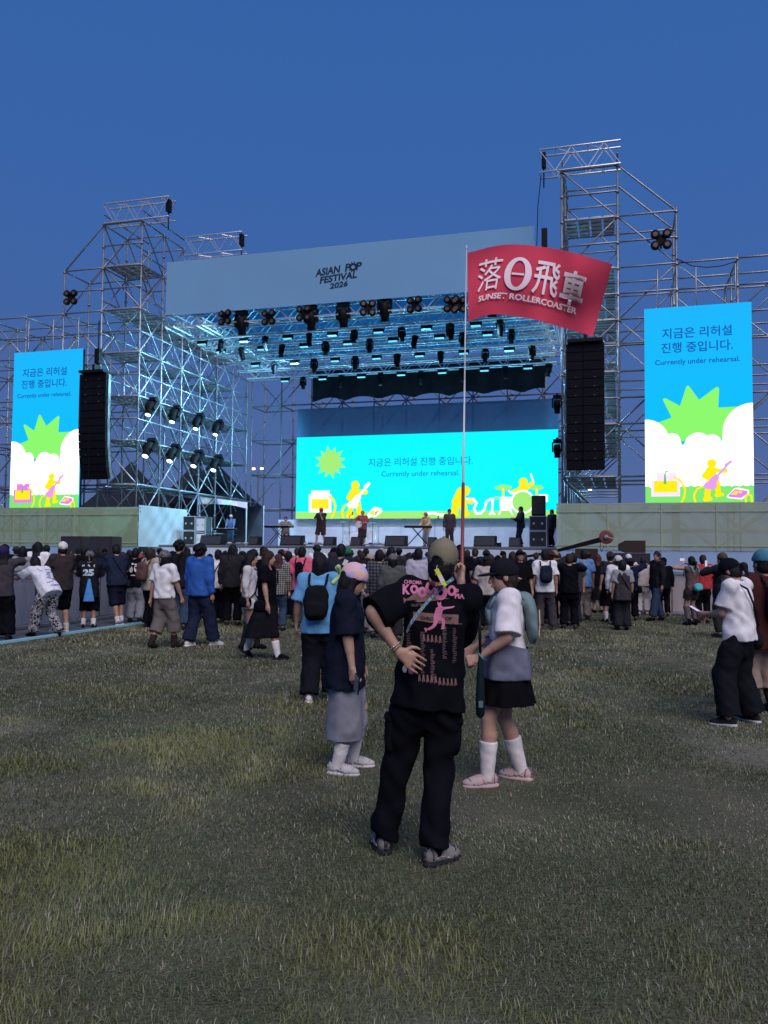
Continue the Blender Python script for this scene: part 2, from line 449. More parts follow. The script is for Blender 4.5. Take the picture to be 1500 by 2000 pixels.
def wing(u_in, u_out, mm, label, n, sgn):
    root = stage_thing('wing_skirt', u_in, 32.75, 0, label, 'skirt')
    w = (u_out - u_in) / n
    for i in range(n):
        cloth_sheet(w * i + .015 * sgn, w * (i + 1) - .015 * sgn, 1.84, 3.62, 'u', .006, i).build('fabric_panel', mm, root, True)
        MB().box((w * (i + 1), -.02, 2.73), (.05, .012, 1.76)).build('seam', M_SEAM, root)
        a, c = (w * i, w * (i + 1)) if i % 2 else (w * (i + 1), w * i)
        MB().tube((a, .16, 1.9), (c, .16, 3.45), .035).build('brace', M_STEELD, root)
        MB().box((w * (i + .5), .05, .92), (abs(w) - .03, .04, 1.82)).build('hoarding_panel', M_LOW, root)
    for z in (2.02, 3.3): MB().box((w * n / 2, -.025, z), (abs(w * n), .012, .05)).build('seam', M_SEAM, root)
    MB().tube((0, .14, 3.6), (w * n, .14, 3.6), .04).build('top_rail', M_STEEL, root)
    return root
wl_ = wing(-20.95, -32.6, M_SK_L, 'grey-green fabric skirt under the video wall beside the white cloth return', 7, -1)
cloth_sheet(.04, 4.3, 1.84, 3.72, 'v', .035, 11, 40, 16).build('cloth_return', M_SK_S, wl_, True)
wr_ = wing(-2.5, 7.2, M_SK_R, 'pale green fabric skirt behind the camera crane', 5, 1)

# fascia with the festival's lettering
def fascia():
    root = stage_thing('fascia_banner', -12.33, 34.95, 12.95, 'long plain blue-grey banner with festival lettering above the stage', 'banner')
    b = MB().box((0, 0, 1.31), (17.55, .05, 2.62)); b.build('cloth', mat('fascia cloth', (.165, .345, .56), rough=.9, noise=.05, nscale=.25), root)
    for z in (.1, 2.5): MB().tube((-8.75, .12, z), (8.75, .12, z), .045).build('edge_tube', M_STEEL, root)
    ink = mat('dark ink', (.01, .022, .05), rough=.9)
    def line(body, px, py, wpx, hh, off=.03, sh=.2):
        u_, z_ = on_v(px, py, 34.9); w_ = on_v(px + wpx / 2, py, 34.9)[0] - on_v(px - wpx / 2, py, 34.9)[0]
        o = place('lettering', text_mesh(body, w_, hh, off, sh), ink, root)
        o.location = (u_ + 12.33, -.035, z_ - 12.95); o.rotation_euler = (R(90), R(-4.5), 0)
    line('ASIAN', 640, 529, 50, .345); line('P', 679, 522, 12, .345); line('P', 700.5, 519, 13, .345)
    line('FESTIVAL', 660, 541.5, 73, .32); line('2026', 661, 556, 36, .26)
    u, z = on_v(689.5, 521, 34.9); pts = []
    for i in range(20):
        r = .16 if i % 2 else .27; t = i * math.pi / 10; pts.append((u + 12.33 + r * math.cos(t), -.036, z - 12.95 + r * math.sin(t)))
    q = [(u + 12.33 + .09 * math.cos(i * math.pi / 10), -.036, z - 12.95 + .09 * math.sin(i * math.pi / 10)) for i in range(20)]
    k = MB(); k.v = [Vector(p) for p in pts + q]; k.f = [[i, (i + 1) % 20, 20 + (i + 1) % 20, 20 + i] for i in range(20)]
    k.build('sunburst_letter', ink, root)
fascia()

# roof: trusses, tarpaulin, drape
def truss_mesh(L, w=.42, h=.5, pitch=.55, n=5):
    """web of a box truss along x, centred; chords are separate pieces"""
    b = MB(); k = max(2, int(L / pitch)); p = L / k
    for side in range(4):
        for i in range(k):
            x0, x1 = -L / 2 + p * i, -L / 2 + p * (i + 1)
            if side < 2:
                y = -w / 2 if side == 0 else w / 2; a, c = ((-h / 2, h / 2) if i % 2 else (h / 2, -h / 2)); b.tube((x0, y, a), (x1, y, c), .026, 4)
            else:
                z = -h / 2 if side == 2 else h / 2
                if i % 2: b.tube((x0, -w / 2, z), (x1, w / 2, z), .018, 4)
                b.tube((x0, -w / 2, z), (x0, w / 2, z), .018, 4)
    return b.mesh('web')
_TM = {}
def truss(a, b, name, label, group=None, w=.45, h=.6, m=None, top=True, parent=None):
    a = Vector(a); b = Vector(b); L = (b - a).length; m = m or M_ALU
    key = (round(L, 1), w, h)
    if key not in _TM: _TM[key] = truss_mesh(L, w, h)
    pa = S(*a); pb = S(*b); d = pb - pa
    root = empty(name, (pa + pb) / 2, math.atan2(d.y, d.x), label, 'truss', group)
    place('web', _TM[key], m, root)['kind'] = 'stuff'
    for y in (-w / 2, w / 2):
        for z in (-h / 2, h / 2): tube_part('chord', (-L / 2, y, z), (L / 2, y, z), .042, m, root)
    return root
TV = [35.35, 36.9, 38.3, 39.7, 41.1, 42.5, 43.7]
TZ = [12.75, 12.5, 12.42, 12.36, 12.3, 12.15, 11.95]
names = ('front', 'second', 'third', 'fourth', 'fifth', 'sixth', 'rearmost')
for i, (v, z) in enumerate(zip(TV, TZ)):
    truss((-20.9, v, z), (-3.3, v, z), 'lighting_truss', 'aluminium lighting truss under the stage roof, %s row counted from the banner' % names[i], 'lighting trusses across the roof')
truss((-20.9, 34.9, 12.7), (-20.9, 45.5, 12.7), 'edge_truss', 'long aluminium truss along the open side of the roof by the white cloth')
truss((-3.3, 34.9, 12.7), (-3.3, 45.5, 12.7), 'edge_truss', 'aluminium truss along the roof edge near the red flag')
truss((-19.3, 34.9, 12.55), (-19.3, 45.5, 12.55), 'edge_truss', 'inner aluminium truss running back beside the long roof-edge truss', w=.3, h=.35)
# cantilever trusses on the towers, with hoists
def cantilever(u0, u1, v, z, label, hu):
    r = truss((u0, v, z), (u1, v, z), 'cantilever_truss', label, w=.6, h=.95)
    L = abs(u1 - u0)
    s = L / 2 * (1 if hu == max(u0, u1) else -1)
    b = MB().box((s * .9, 0, .15), (.16, .3, .6)).tube((s * .9, 0, -.1), (s * .9, 0, -1.0), .03); b.build('chain_hoist', M_BLACKM, r)
    return r
cantilever(-24.0, -20.45, 34.2, 17.85, 'short box truss topping the scaffold tower beside the banner', -20.45)
cantilever(-3.25, -.02, 34.2, 17.85, 'short box truss crowning the tallest scaffold tower', -3.25)
cantilever(-21.9, -18.6, 38.2, 17.5, 'box truss end peeking over the banner top', -18.6)
def hoist(u, v, z, label):
    root = stage_thing('chain_hoist', u, v, z, label, 'hoist')
    MB().box((0, 0, .35), (.22, .22, .75)).build('motor', M_BLACKM, root); MB().tube((0, 0, 0), (0, 0, -.8), .03).tube((0, 0, -.8), (0, 0, -.95), .07, 8, .02).build('hook', M_BLACKM, root)
hoist(-3.05, 34.0, 14.3, 'black chain hoist beside the banner end, in front of the tallest tower')
def cable(pts, name, label, r=.018):
    b = MB().path([S(*p) for p in pts], r, 5); tag(b.build(name, M_BLACK), label, 'cable')
cable([(-3.2, 34.2, 17.4), (-3.35, 34.4, 16.2), (-3.5, 34.9, 13.0)], 'hoist_cable', 'thin dark cable dropping from the crowning box truss to the banner end')
cable([(2.07, 33.95, 13.3)] + [(2.07 + 2.2 * t, 33.95, 13.2 - 1.0 * t * (1 - t) - .2 * t) for t in (.25, .5, .75)] + [(4.28, 33.95, 13.0)], 'slack_cable', 'slack cable drooping between scaffold posts beside the highest four-lamp blinder')

def roof_cover():
    root = stage_thing('roof_tarpaulin', -12.1, 35.2, 13.2, 'bright blue tarpaulin stretched over the roof trusses', 'tarpaulin')
    mm = fabric('blue tarpaulin', (.03, .20, .45), .3, 1.0)
    for i in range(5):
        b = MB(); v0, v1 = 2.1 * i, 2.1 * (i + 1)
        for j in range(7):
            t = j / 6; z = .12 + .55 * math.sin(math.pi * t)
            for u in np.linspace(-8.6, 8.6, 12): b.v.append(Vector((u, v0 + (v1 - v0) * t, z)))
        for j in range(6):
            for k in range(11): q = j * 12 + k; b.f.append([q, q + 1, q + 13, q + 12])
        b.build('tarpaulin_bay', mm, root, True)
roof_cover()
def drape():
    root = stage_thing('black_drape', -10.5, 44.3, 0, 'black cloth border hanging below the rearmost truss with a scalloped hem', 'drape')
    b = MB(); n = 48
    for i in range(n + 1):
        t = i / n; u = -6.6 + 13.15 * t; ph = (t * 6.6) % 1
        zb = 10.42 + .22 * math.sin(math.pi * ph) - .2 * (t > .0) * math.exp(-((t - 0) / .015) ** 2)
        for j in range(6): b.v.append(Vector((u, .05 * math.sin(u * 5) , 12.0 + (zb - .15 - 12.0) * j / 5)))
    for i in range(n):
        for j in range(5): k = i * 6 + j; b.f.append([k, k + 6, k + 7, k + 1])
    b.build('cloth', M_DRAPE, root, True)
    MB().tube((-6.7, 0, 12.02), (6.6, 0, 12.02), .04).build('hanging_bar', M_BLACKM, root)
drape()
def scrim():
    root = stage_thing('mesh_scrim', -10.8, 45.0, 8.3, 'see-through blue-grey mesh sheet above the wide video wall', 'mesh sheet')
    MB().box((0, 0, .86), (15.0, .02, 1.68)).build('mesh_sheet', fabric('blue mesh', (.10, .30, .50), .3, .62), root)
    MB().tube((-7.5, .03, 1.7), (7.5, .03, 1.7), .03).build('top_rail', M_STEELD, root)
scrim()
# ================================================================== VIDEO WALLS
def disc(c, r, y, n=28, ry=None): return [(c[0] + r * math.cos(2 * math.pi * i / n), y, c[1] + (ry or r) * math.sin(2 * math.pi * i / n)) for i in range(n)]
def stad(a, b, r1, r2, y):                                       # flat tapered stroke with round ends
    ax, az = a; bx, bz = b; t = math.atan2(bz - az, bx - ax); P = []
    for i in range(9): s = t + math.pi / 2 + math.pi * i / 8; P.append((ax + r1 * math.cos(s), y, az + r1 * math.sin(s)))
    for i in range(9): s = t - math.pi / 2 + math.pi * i / 8; P.append((bx + r2 * math.cos(s), y, bz + r2 * math.sin(s)))
    return P
class Art:                                                       # a picture shown on a screen: flat glowing shapes, each a hair in front of the last
    def __init__(s, root, W_, H_): s.root = root; s.W = W_; s.H = H_; s.y = -.06
    def nxt(s): s.y -= .0035; return s.y
    def P(s, a, b): return ((a - .5) * s.W, b * s.H)
    def poly(s, name, pts, m, clip=True):
        y = s.nxt(); MB().poly([(s.P(a, b)[0], y, s.P(a, b)[1]) for a, b in pts]).build(name, m, s.root)
    def shapes(s, name, items, m):                               # items: ('c',a,b,r) ('s',a0,b0,a1,b1,r0,r1) ('p',[pts])
        k = MB()
        for it in items:
            y = s.nxt()
            if it[0] == 'c': k.poly(disc(s.P(it[1], it[2]), it[3] * s.W, y))
            elif it[0] == 's': k.poly(stad(s.P(it[1], it[2]), s.P(it[3], it[4]), it[5] * s.W, it[6] * s.W, y))
            else: k.poly([(s.P(a, b)[0], y, s.P(a, b)[1]) for a, b in it[1]])
        return k.build(name, m, s.root)
    def line(s, name, pts, r, m):
        its = [('s',) + pts[i] + pts[i + 1] + (r, r) for i in range(len(pts) - 1)]
        return s.shapes(name, its, m)
    def text(s, body, a0, a1, b, m, off=.0, hmul=None):
        me = text_mesh(body, (a1 - a0) * s.W, None, off); o = place('lettering', me, m, s.root)
        x, z = s.P((a0 + a1) / 2, b); o.location = (x, s.nxt() - .01, z); o.rotation_euler = (R(90), 0, 0); return o
YEL = screen_mat('screen yellow', (255, 240, 10), 1.0); PNK = screen_mat('screen pink', (235, 160, 245), 1.0); WHT = screen_mat('screen white', (255, 250, 255), 1.9)
MAG = screen_mat('screen magenta', (240, 130, 245), 1.0); PPK = screen_mat('screen pale pink', (255, 225, 255), 1.1)
GRN = screen_mat('screen green', (140, 250, 110), 1.0); GRN2 = screen_mat('screen grass green', (130, 235, 115), 1.0); GRD = screen_mat('screen dark green', (110, 190, 120), 1.0)
INK = screen_mat('screen lettering blue', (18, 78, 170), 1.0); CY = screen_mat('screen cyan', (0, 236, 255), 1.15); PGR = screen_mat('screen pale green', (165, 240, 120), 1.0); WH2 = screen_mat('screen white lines', (255, 255, 255), 1.2)
INKC = screen_mat('screen lettering teal', (5, 95, 185), 1.0)

def grad_blue():
    m = bpy.data.materials.new('screen sky blue'); m.use_nodes = True; nt = m.node_tree; b = nt.nodes['Principled BSDF']
    b.inputs['Base Color'].default_value = (.01, .01, .01, 1); b.inputs['Specular IOR Level'].default_value = 0
    tc = nt.nodes.new('ShaderNodeTexCoord'); sp = nt.nodes.new('ShaderNodeSeparateXYZ'); r = nt.nodes.new('ShaderNodeValToRGB'); mr = nt.nodes.new('ShaderNodeMapRange')
    nt.links.new(tc.outputs['Object'], sp.inputs[0]); mr.inputs[1].default_value = 3.5; mr.inputs[2].default_value = 7.4; nt.links.new(sp.outputs['Z'], mr.inputs[0]); nt.links.new(mr.outputs[0], r.inputs[0])
    r.color_ramp.elements[0].color = lin(0, 192, 255); r.color_ramp.elements[1].color = lin(22, 182, 255)
    nt.links.new(r.outputs[0], b.inputs['Emission Color']); b.inputs['Emission Strength'].default_value = 1.0
    return m
SKB = grad_blue()

def led_wall(name, u, v, z, W_, H_, nx, nz, face, label, edge=None):
    root = stage_thing(name, u, v, z, label, 'video wall')
    MB().box((0, .1, H_ / 2), (W_ - .02, .16, H_ - .02)).build('housing', M_BLACK, root)
    b = MB()
    for i in range(nx):                                          # cabinets the wall is tiled from
        for j in range(nz):
            c = MB().box((-W_ / 2 + W_ * (i + .5) / nx, -.02, H_ * (j + .5) / nz), (W_ / nx - .004, .07, H_ / nz - .004)); b.v += []
            k = len(b.v); b.v += c.v; b.f += [[k + q for q in f] for f in c.f]
    b.build('panel', face, root)
    return root

def side_screen(u, label, rightish):
    W_, H_ = 3.8, 7.46
    root = led_wall('video_wall', u, 33.0, 3.63, W_, H_, 4, 8, SKB, label)
    A = Art(root, W_, H_)
    sx = lambda x: (x - 638) / 757.0; sy = lambda y: (1440 - y) / 1385.0
    sp = [(725, 875), (830, 840), (768, 712), (774, 702), (790, 703), (890, 760), (935, 628), (943, 619), (955, 622), (1025, 722), (1140, 642), (1156, 637), (1166, 650), (1158, 782), (1300, 780), (1312, 786), (1300, 1000), (860, 1010), (780, 960)]
    A.poly('sun_burst', [(sx(x), sy(y)) for x, y in sp], GRN)
    circ = [(645, 1022, 172), (835, 1010, 58), (1015, 1050, 98), (1110, 1040, 72), (1392, 966, 208)]
    top = []
    for i in range(97):
        x = 638 + 757 * i / 96; y = 1035
        for cx, cy, r in circ:
            if abs(x - cx) < r: y = min(y, cy - math.sqrt(r * r - (x - cx) ** 2))
        top.append((i / 96, sy(y)))
    y = A.nxt(); k = MB()
    for (a0, b0), (a1, b1) in zip(top[:-1], top[1:]):
        k.poly([(A.P(a0, 0)[0], y, 0), (A.P(a1, 0)[0], y, 0), (A.P(a1, b1)[0], y, A.P(a1, b1)[1]), (A.P(a0, b0)[0], y, A.P(a0, b0)[1])])
    k.build('cloud', WHT, root)
    gp = [(1, 0), (0, 0)] + [(i / 40, .083 + .004 * math.sin(i * 2.3)) for i in range(41)]
    A.poly('meadow', gp[::-1], GRN2)
    bx = PPK if rightish else MAG
    P = lambda pts: ('p', [(sx(x), sy(y_)) for x, y_ in pts])
    A.shapes('amplifier_picture', [P([(680, 1395), (885, 1395), (885, 1278), (680, 1278)]), P([(715, 1278), (860, 1278), (860, 1228), (800, 1228), (800, 1240), (775, 1240), (775, 1228), (715, 1228)])], bx)
    A.shapes('amplifier_grille_picture', [P([(700, 1366), (866, 1366), (866, 1286), (700, 1286)])], YEL)
    A.shapes('microphone_picture', [P([(768, 1308), (790, 1308), (784, 1240), (774, 1240)])], GRD); A.line('microphone_cable_picture', [(sx(x), sy(y_)) for x, y_ in ((779, 1240), (785, 1220), (803, 1218))], .006, GRD)
    A.line('amplifier_cable_picture', [(sx(x), sy(y_)) for x, y_ in ((845, 1262), (880, 1278), (905, 1310), (920, 1350), (915, 1395), (895, 1438))], .010, YEL)
    A.line('guitar_cable_picture', [(sx(x), sy(y_)) for x, y_ in ((1045, 1328), (1005, 1345), (985, 1380), (982, 1410), (992, 1438))], .010, YEL)
    s = lambda x0, y0, x1, y1, r0, r1: ('s', sx(x0), sy(y0), sx(x1), sy(y1), r0 / 757, r1 / 757)
    A.shapes('guitarist_picture', [('c', sx(1108), sy(1170), 33 / 757), s(1100, 1225, 1110, 1290, 38, 34), s(1095, 1215, 1052, 1255, 20, 17), s(1052, 1255, 1095, 1280, 17, 15),
        s(1085, 1310, 1072, 1410, 24, 20), s(1140, 1300, 1152, 1385, 22, 18), s(1060, 1418, 1095, 1415, 17, 15), s(1140, 1390, 1178, 1386, 16, 12), s(1125, 1215, 1195, 1228, 17, 14), ('c', sx(1197), sy(1222), 19 / 757)], YEL)
    A.shapes('guitar_picture', [s(1075, 1325, 1108, 1322, 25, 32), s(1110, 1300, 1135, 1268, 28, 22), s(1140, 1262, 1205, 1195, 9, 8), s(1205, 1185, 1240, 1160, 12, 9)], PNK)
    A.shapes('pedal_picture', [P([(1205, 1400), (1260, 1345), (1285, 1340), (1360, 1358), (1358, 1385), (1310, 1422), (1215, 1412)])], WH2)
    A.shapes('pedal_body_picture', [P([(1215, 1396), (1265, 1350), (1350, 1364), (1345, 1384), (1305, 1412), (1225, 1404)])], MAG)
    A.shapes('pedal_knob_picture', [P([(1235, 1388), (1265, 1362), (1290, 1364), (1275, 1390)]), ('c', sx(1300), sy(1370), .014)], YEL)
    A.line('pedal_cable_picture', [(sx(x), sy(y_)) for x, y_ in ((1335, 1440), (1335, 1405), (1350, 1388), (1372, 1395), (1376, 1438))], .009, YEL)
    A.text('지금은 리허설', sx(765), sx(1255), sy(250), INK, .012)
    A.text('진행 중입니다.', sx(758), sx(1260), sy(352), INK, .012)
    A.text('Currently under rehearsal.', sx(713), sx(1307), sy(458), INK, .012)
    # frame hanging it
    for x in (-W_ / 2 + .5, 0, W_ / 2 - .5): tube_part('hanger', (x, .25, H_ - .2), (x, .3, H_ + 1.6), .03, M_STEEL, root)
    return root
side_screen(2.72, 'tall portrait video wall with white clouds beside the red flag', True)
side_screen(-26.16, 'tall portrait video wall with white clouds beside the curved loudspeaker column', False)

def main_screen():
    W_, H_ = 14.9, 4.73
    u, v, z = -10.75, 44.7, 3.58
    root = led_wall('wide_video_wall', u, v, z, W_, H_, 15, 5, CY, 'wide landscape video wall with cyan picture at the back of the stage')
    A = Art(root, W_, H_)
    def n(x, y): a, b = on_v(x, y, v); return ((a - u) / W_ + .5, (b - z) / H_)
    A.poly('meadow', [(0, 0), (1, 0), (1, .085), (0, .085)], PGR)
    c = n(646, 903); pts = []
    for i in range(24):
        r = (.067 if (i // 2) % 2 else .061) if i % 2 == 0 else .040; t = i * math.pi / 12 + .2; pts.append((c[0] + r * math.cos(t), c[1] + r * math.sin(t) * W_ / H_))
    A.poly('sun_burst', pts, PGR)
    def s(x0, y0, x1, y1, r0, r1): return ('s',) + n(x0, y0) + n(x1, y1) + (r0 / 510, r1 / 510)
    def P(pts): return ('p', [n(x, y) for x, y in pts])
    def cc(x, y, r): return ('c',) + n(x, y) + (r / 510,)
    A.shapes('amplifier_picture', [P([(604, 1001), (648, 1001), (648, 966), (604, 966)]), P([(609, 966), (645, 966), (645, 958), (609, 958)])], WH2)
    A.shapes('amplifier_grille_picture', [P([(609, 994), (643, 994), (643, 975), (609, 975)])], YEL)
    A.line('amplifier_cable_picture', [n(x, y) for x, y in ((645, 970), (652, 976), (656, 988), (654, 1000), (649, 1011))], .0045, YEL)
    A.line('guitar_cable_picture', [n(x, y) for x, y in ((686, 984), (674, 988), (669, 998), (671, 1010))], .0045, YEL)
    A.shapes('guitarist_picture', [cc(695, 948, 8.5), s(694, 962, 696, 978, 9.5, 9), s(690, 960, 682, 972, 5, 4.5), s(682, 972, 690, 978, 4.5, 4), s(689, 982, 684, 1004, 6, 5), s(700, 982, 703, 1002, 6, 5), s(681, 1008, 690, 1008, 4, 4), s(700, 960, 714, 962, 4.5, 4), cc(715, 961, 5)], YEL)
    A.shapes('guitar_picture', [s(686, 986, 694, 985, 6.5, 8), s(695, 980, 701, 972, 7, 6), s(702, 970, 716, 953, 2.6, 2.2), s(716, 951, 722, 945, 4, 3)], WH2)
    A.shapes('pedal_picture', [P([(717, 1008), (728, 994), (733, 990), (747, 993), (748, 1000), (735, 1010), (720, 1011)])], WH2)
    A.shapes('pedal_knob_picture', [P([(722, 1005), (729, 997), (734, 998), (731, 1006)]), cc(739, 999, 3)], YEL)
    # bending figure with a guitar, cable and microphone stand
    A.line('stage_cable_picture', [n(x, y) for x, y in ((835, 1003), (848, 1002), (860, 1006), (872, 1006))], .005, WH2)
    A.shapes('bending_figure_picture', [cc(910, 959, 9), s(903, 962, 893, 980, 10, 9), s(893, 982, 888, 1003, 8, 6), s(905, 985, 910, 1004, 7, 6), s(904, 975, 922, 981, 5, 4), s(884, 1005, 892, 1005, 4, 4), s(908, 1005, 915, 1005, 4, 4)], YEL)
    A.line('microphone_cable_picture', [n(x, y) for x, y in ((914, 975), (926, 975), (932, 983), (927, 994), (931, 1003), (941, 1003), (948, 994), (951, 980), (961, 975))], .0042, WH2)
    A.shapes('microphone_stand_picture', [s(964, 974, 962, 1002, 2, 2), s(962, 1000, 958, 1005, 1.8, 1.8), s(962, 1000, 967, 1005, 1.8, 1.8)], WH2)
    A.shapes('microphone_picture', [cc(971, 973, 3.2)], PGR)
    A.shapes('cymbal_picture', [('p', [(n(984, 953)[0] + .032 * math.cos(t * .26), n(984, 953)[1] + .03 * math.sin(t * .26)) for t in range(24)]), ('p', [(n(1049, 953)[0] + .024 * math.cos(t * .26), n(1049, 953)[1] + .028 * math.sin(t * .26)) for t in range(24)])], PGR)
    A.shapes('cymbal_stand_picture', [s(984, 956, 984, 970, 2, 2), s(1049, 956, 1049, 968, 2, 2)], YEL)
    A.shapes('drum_picture', [P([(978, 998), (1000, 998), (1001, 971), (977, 971)]), s(979, 998, 976, 1005, 1.5, 1.5), s(998, 998, 1002, 1005, 1.5, 1.5), P([(1053, 981), (1071, 981), (1071, 966), (1053, 966)])], WH2)
    A.shapes('drummer_picture', [cc(1023, 942, 8), s(1023, 955, 1018, 966, 9, 12), s(1028, 955, 1041, 944, 4, 3.5), s(1012, 958, 1000, 963, 4, 3)], YEL)
    A.shapes('drumstick_picture', [s(1042, 940, 1038, 927, 1.6, 1.6), s(1004, 964, 995, 960, 1.6, 1.6)], WH2)
    A.shapes('bass_drum_rim_picture', [cc(1022, 981, 22)], WH2); A.shapes('bass_drum_picture', [cc(1022, 981, 18.5)], PGR)
    a0 = n(723, 905); a1 = n(925, 905); A.text('지금은 리허설 진행 중입니다.', a0[0], a1[0], a0[1] + .002, INKC, .0)
    a0 = n(748, 928); a1 = n(899, 928); A.text('Currently under rehearsal.', a0[0], a1[0], a0[1] - .002, INKC, .0)
main_screen()
# ================================================================== LAMPS AND RIGGING
M_LIT = mat('lit lens', (.6, .65, .7), rough=.2, emit=(.75, .9, 1.0), estr=3.0)
M_CYLIT = mat('cyan lamp strip', (.4, .5, .6), rough=.2, emit=(.12, .70, .85), estr=.75)
def moving_head_master():
    r = empty('moving_head_lamp')
    MB().box((0, 0, -.09), (.36, .30, .18)).box((0, 0, .04), (.10, .10, .1)).build('base', M_BLACK, r)
    for s in (-1, 1): MB().box((.21 * s, 0, -.37), (.06, .16, .46)).build('yoke_arm', M_BLACK, r)
    Mx = Matrix.Rotation(R(12), 3, 'X')
    MB().lathe([(.05, .30), (.15, .27), (.17, .05), (.165, -.1), (.135, -.2), (.15, -.34)], (0, 0, -.52), 14, Mx).build('head', M_BLACK, r, True)
    MB().lathe([(.12, -.342), (.12, -.352)], (0, 0, -.52), 14, Mx).build('lens', M_LENS, r)
    return r
def wash_master():
    r = empty('wash_panel_lamp')
    MB().box((0, 0, -.14), (.62, .2, .22)).build('housing', M_BLACK, r)
    for s in (-1, 1): MB().box((.33 * s, 0, -.08), (.03, .06, .36)).build('bracket_arm', M_BLACKM, r)
    MB().box((0, -.02, -.262), (.56, .17, .02)).build('lamp_strip', M_CYLIT, r)
    return r
def quad_master():
    r = empty('four_lamp_blinder')
    MB().box((0, 0, 0), (.34, .14, .34)).box((0, .12, 0), (.06, .14, .5)).build('housing', M_BLACK, r)
    Mx = Matrix.Rotation(R(90), 3, 'X')
    for sx in (-1, 1):
        for sz in (-1, 1):
            k = MB().lathe([(.08, -.08), (.155, -.02), (.165, .10), (.12, .11)], (.2 * sx, -.02, .2 * sz), 12, Mx).build('lamp_cup', M_BLACK, r, True)
            MB().lathe([(.085, .112), (.085, .122)], (.2 * sx, -.02, .2 * sz), 12, Mx).build('reflector', mat('amber reflector', (.20, .13, .09), rough=.3, metal=.6), r)
    return r
MH, WP, QL = moving_head_master(), wash_master(), quad_master()
_used = set()
def lamp(master, u, v, z, label, group, rz=0.0, tilt=None, lit=False, scale=1.0):
    r = master if master.name not in _used and not _used.add(master.name) else copy_tree(master)
    r.location = S(u, v, z); r.rotation_euler = (tilt or 0, 0, -ALPHA + rz); r.scale = (scale,) * 3
    tag(r, label, 'stage light', group)
    if lit:
        for c in r.children:
            if c.name.split('.')[0] == 'lens': c.material_slots[0].link = 'OBJECT'; c.material_slots[0].material = M_LIT
    return r
ordw = ['first', 'second', 'third', 'fourth', 'fifth', 'sixth', 'seventh', 'eighth', 'ninth']
for i in (1, 2, 4, 6):
    for j in range(7):
        uh = -19.4 + 2.3 * j + .32 * i; uw = uh - 1.1
        lamp(MH, uh, TV[i], TZ[i] - .34, '%s black moving head lamp along the %s roof truss, counted from the white cloth side' % (ordw[j], names[i]), 'moving heads on the roof trusses', rz=random.uniform(-.9, .9), tilt=random.uniform(-.25, .25), scale=random.uniform(.72, .85))
        lamp(WP, uw, TV[i], TZ[i] - .34, '%s cyan-strip wash lamp along the %s roof truss, counted from the white cloth side' % (ordw[j], names[i]), 'wash lamps on the roof trusses', tilt=R(-18), scale=.8)
k = 0; kk = 0
for px, py, kind in ((443, 622, 'q'), (470, 628, 'm'), (528, 622, 'q'), (596, 614, 'q'), (606, 618, 'm'), (669, 612, 'm'), (720, 604, 'q'), (750, 600, 'm'), (812, 597, 'q'), (884, 596, 'q'), (898, 598, 'q'), (960, 590, 'm')):
    u, z = on_v(px, py, 35.1)
    if kind == 'q':
        lamp(QL, u, 35.0, z, '%s four-lamp blinder under the banner edge, counted from the white cloth side' % ordw[k], 'four-lamp blinders under the banner', rz=random.uniform(-.3, .3)); k += 1
    else:
        lamp(MH, u, 35.2, z + .55, '%s large moving head lamp under the banner edge, counted from the white cloth side' % ordw[kk], 'large moving heads under the banner', scale=1.35); kk += 1
u, z = on_v(142, 583, 33.9); lamp(QL, u, 33.8, z, 'four-lamp blinder on the scaffold above the curved loudspeaker column', None)
u, z = on_v(1291, 471, 33.9); lamp(QL, u, 33.8, z, 'four-lamp blinder alone on the scaffold high above the video wall', None, scale=1.1)
for j, v in enumerate((35.1, 37.3, 39.7, 41.9)):
    lamp(MH, -21.72, v, 8.95, '%s spot lamp from the audience end in the upper row on the side scaffold' % ordw[j], 'spot lamps on the side scaffold', tilt=R(-38), lit=True, scale=1.15)
    lamp(MH, -21.72, v, 6.95, '%s spot lamp from the audience end in the lower row on the side scaffold' % ordw[j], 'spot lamps on the side scaffold', tilt=R(-45), lit=True, scale=1.25)
for j, z in enumerate((8.1, 6.3)):
    lamp(MH, -2.55, 34.0, z, '%s spot lamp beside the straight loudspeaker column' % ('upper', 'lower')[j], 'spot lamps beside the straight column', scale=.85)
# light given off by the lit wash and spot lamps, and by added floor uplights
def spot(u, v, z, tu, tv, tz, power, col, size=R(95), rad=.3):
    d = bpy.data.lights.new('stage_spot', 'SPOT'); d.energy = power; d.color = col; d.spot_size = size; d.spot_blend = .6; d.shadow_soft_size = rad
    o = bpy.data.objects.new('stage_spot', d); COL.objects.link(o); o.location = S(u, v, z)
    o.rotation_mode = 'QUATERNION'; o.rotation_quaternion = (S(tu, tv, tz) - S(u, v, z)).to_track_quat('-Z', 'Y')
for u in (-18, -14, -10, -6):
    spot(u, 37.4, 11.6, u, 42, 2.5, 1500, (.62, .74, 1.0), rad=.25)
for q_, u in enumerate((-17.5, -12, -6.5)):
    lamp(WP, u, 43.6, 2.0, '%s added floor uplight before the pale back wall, counted from the pavilion' % ordw[q_], 'added floor uplights', tilt=R(180))
    spot(u, 43.5, 2.35, u, 38.5, 13.0, 1900, (.14, .66, 1.0), R(140))  # invented uplight, added to brighten the roof from below
for v in (36.5, 41):
    spot(-16.5, v, 11.6, -22.8, v, 7.5, 4600, (.28, .72, 1.0), R(125))
    spot(-6.5, v, 11.6, -1.5, v, 8.5, 2400, (.28, .72, 1.0), R(110))

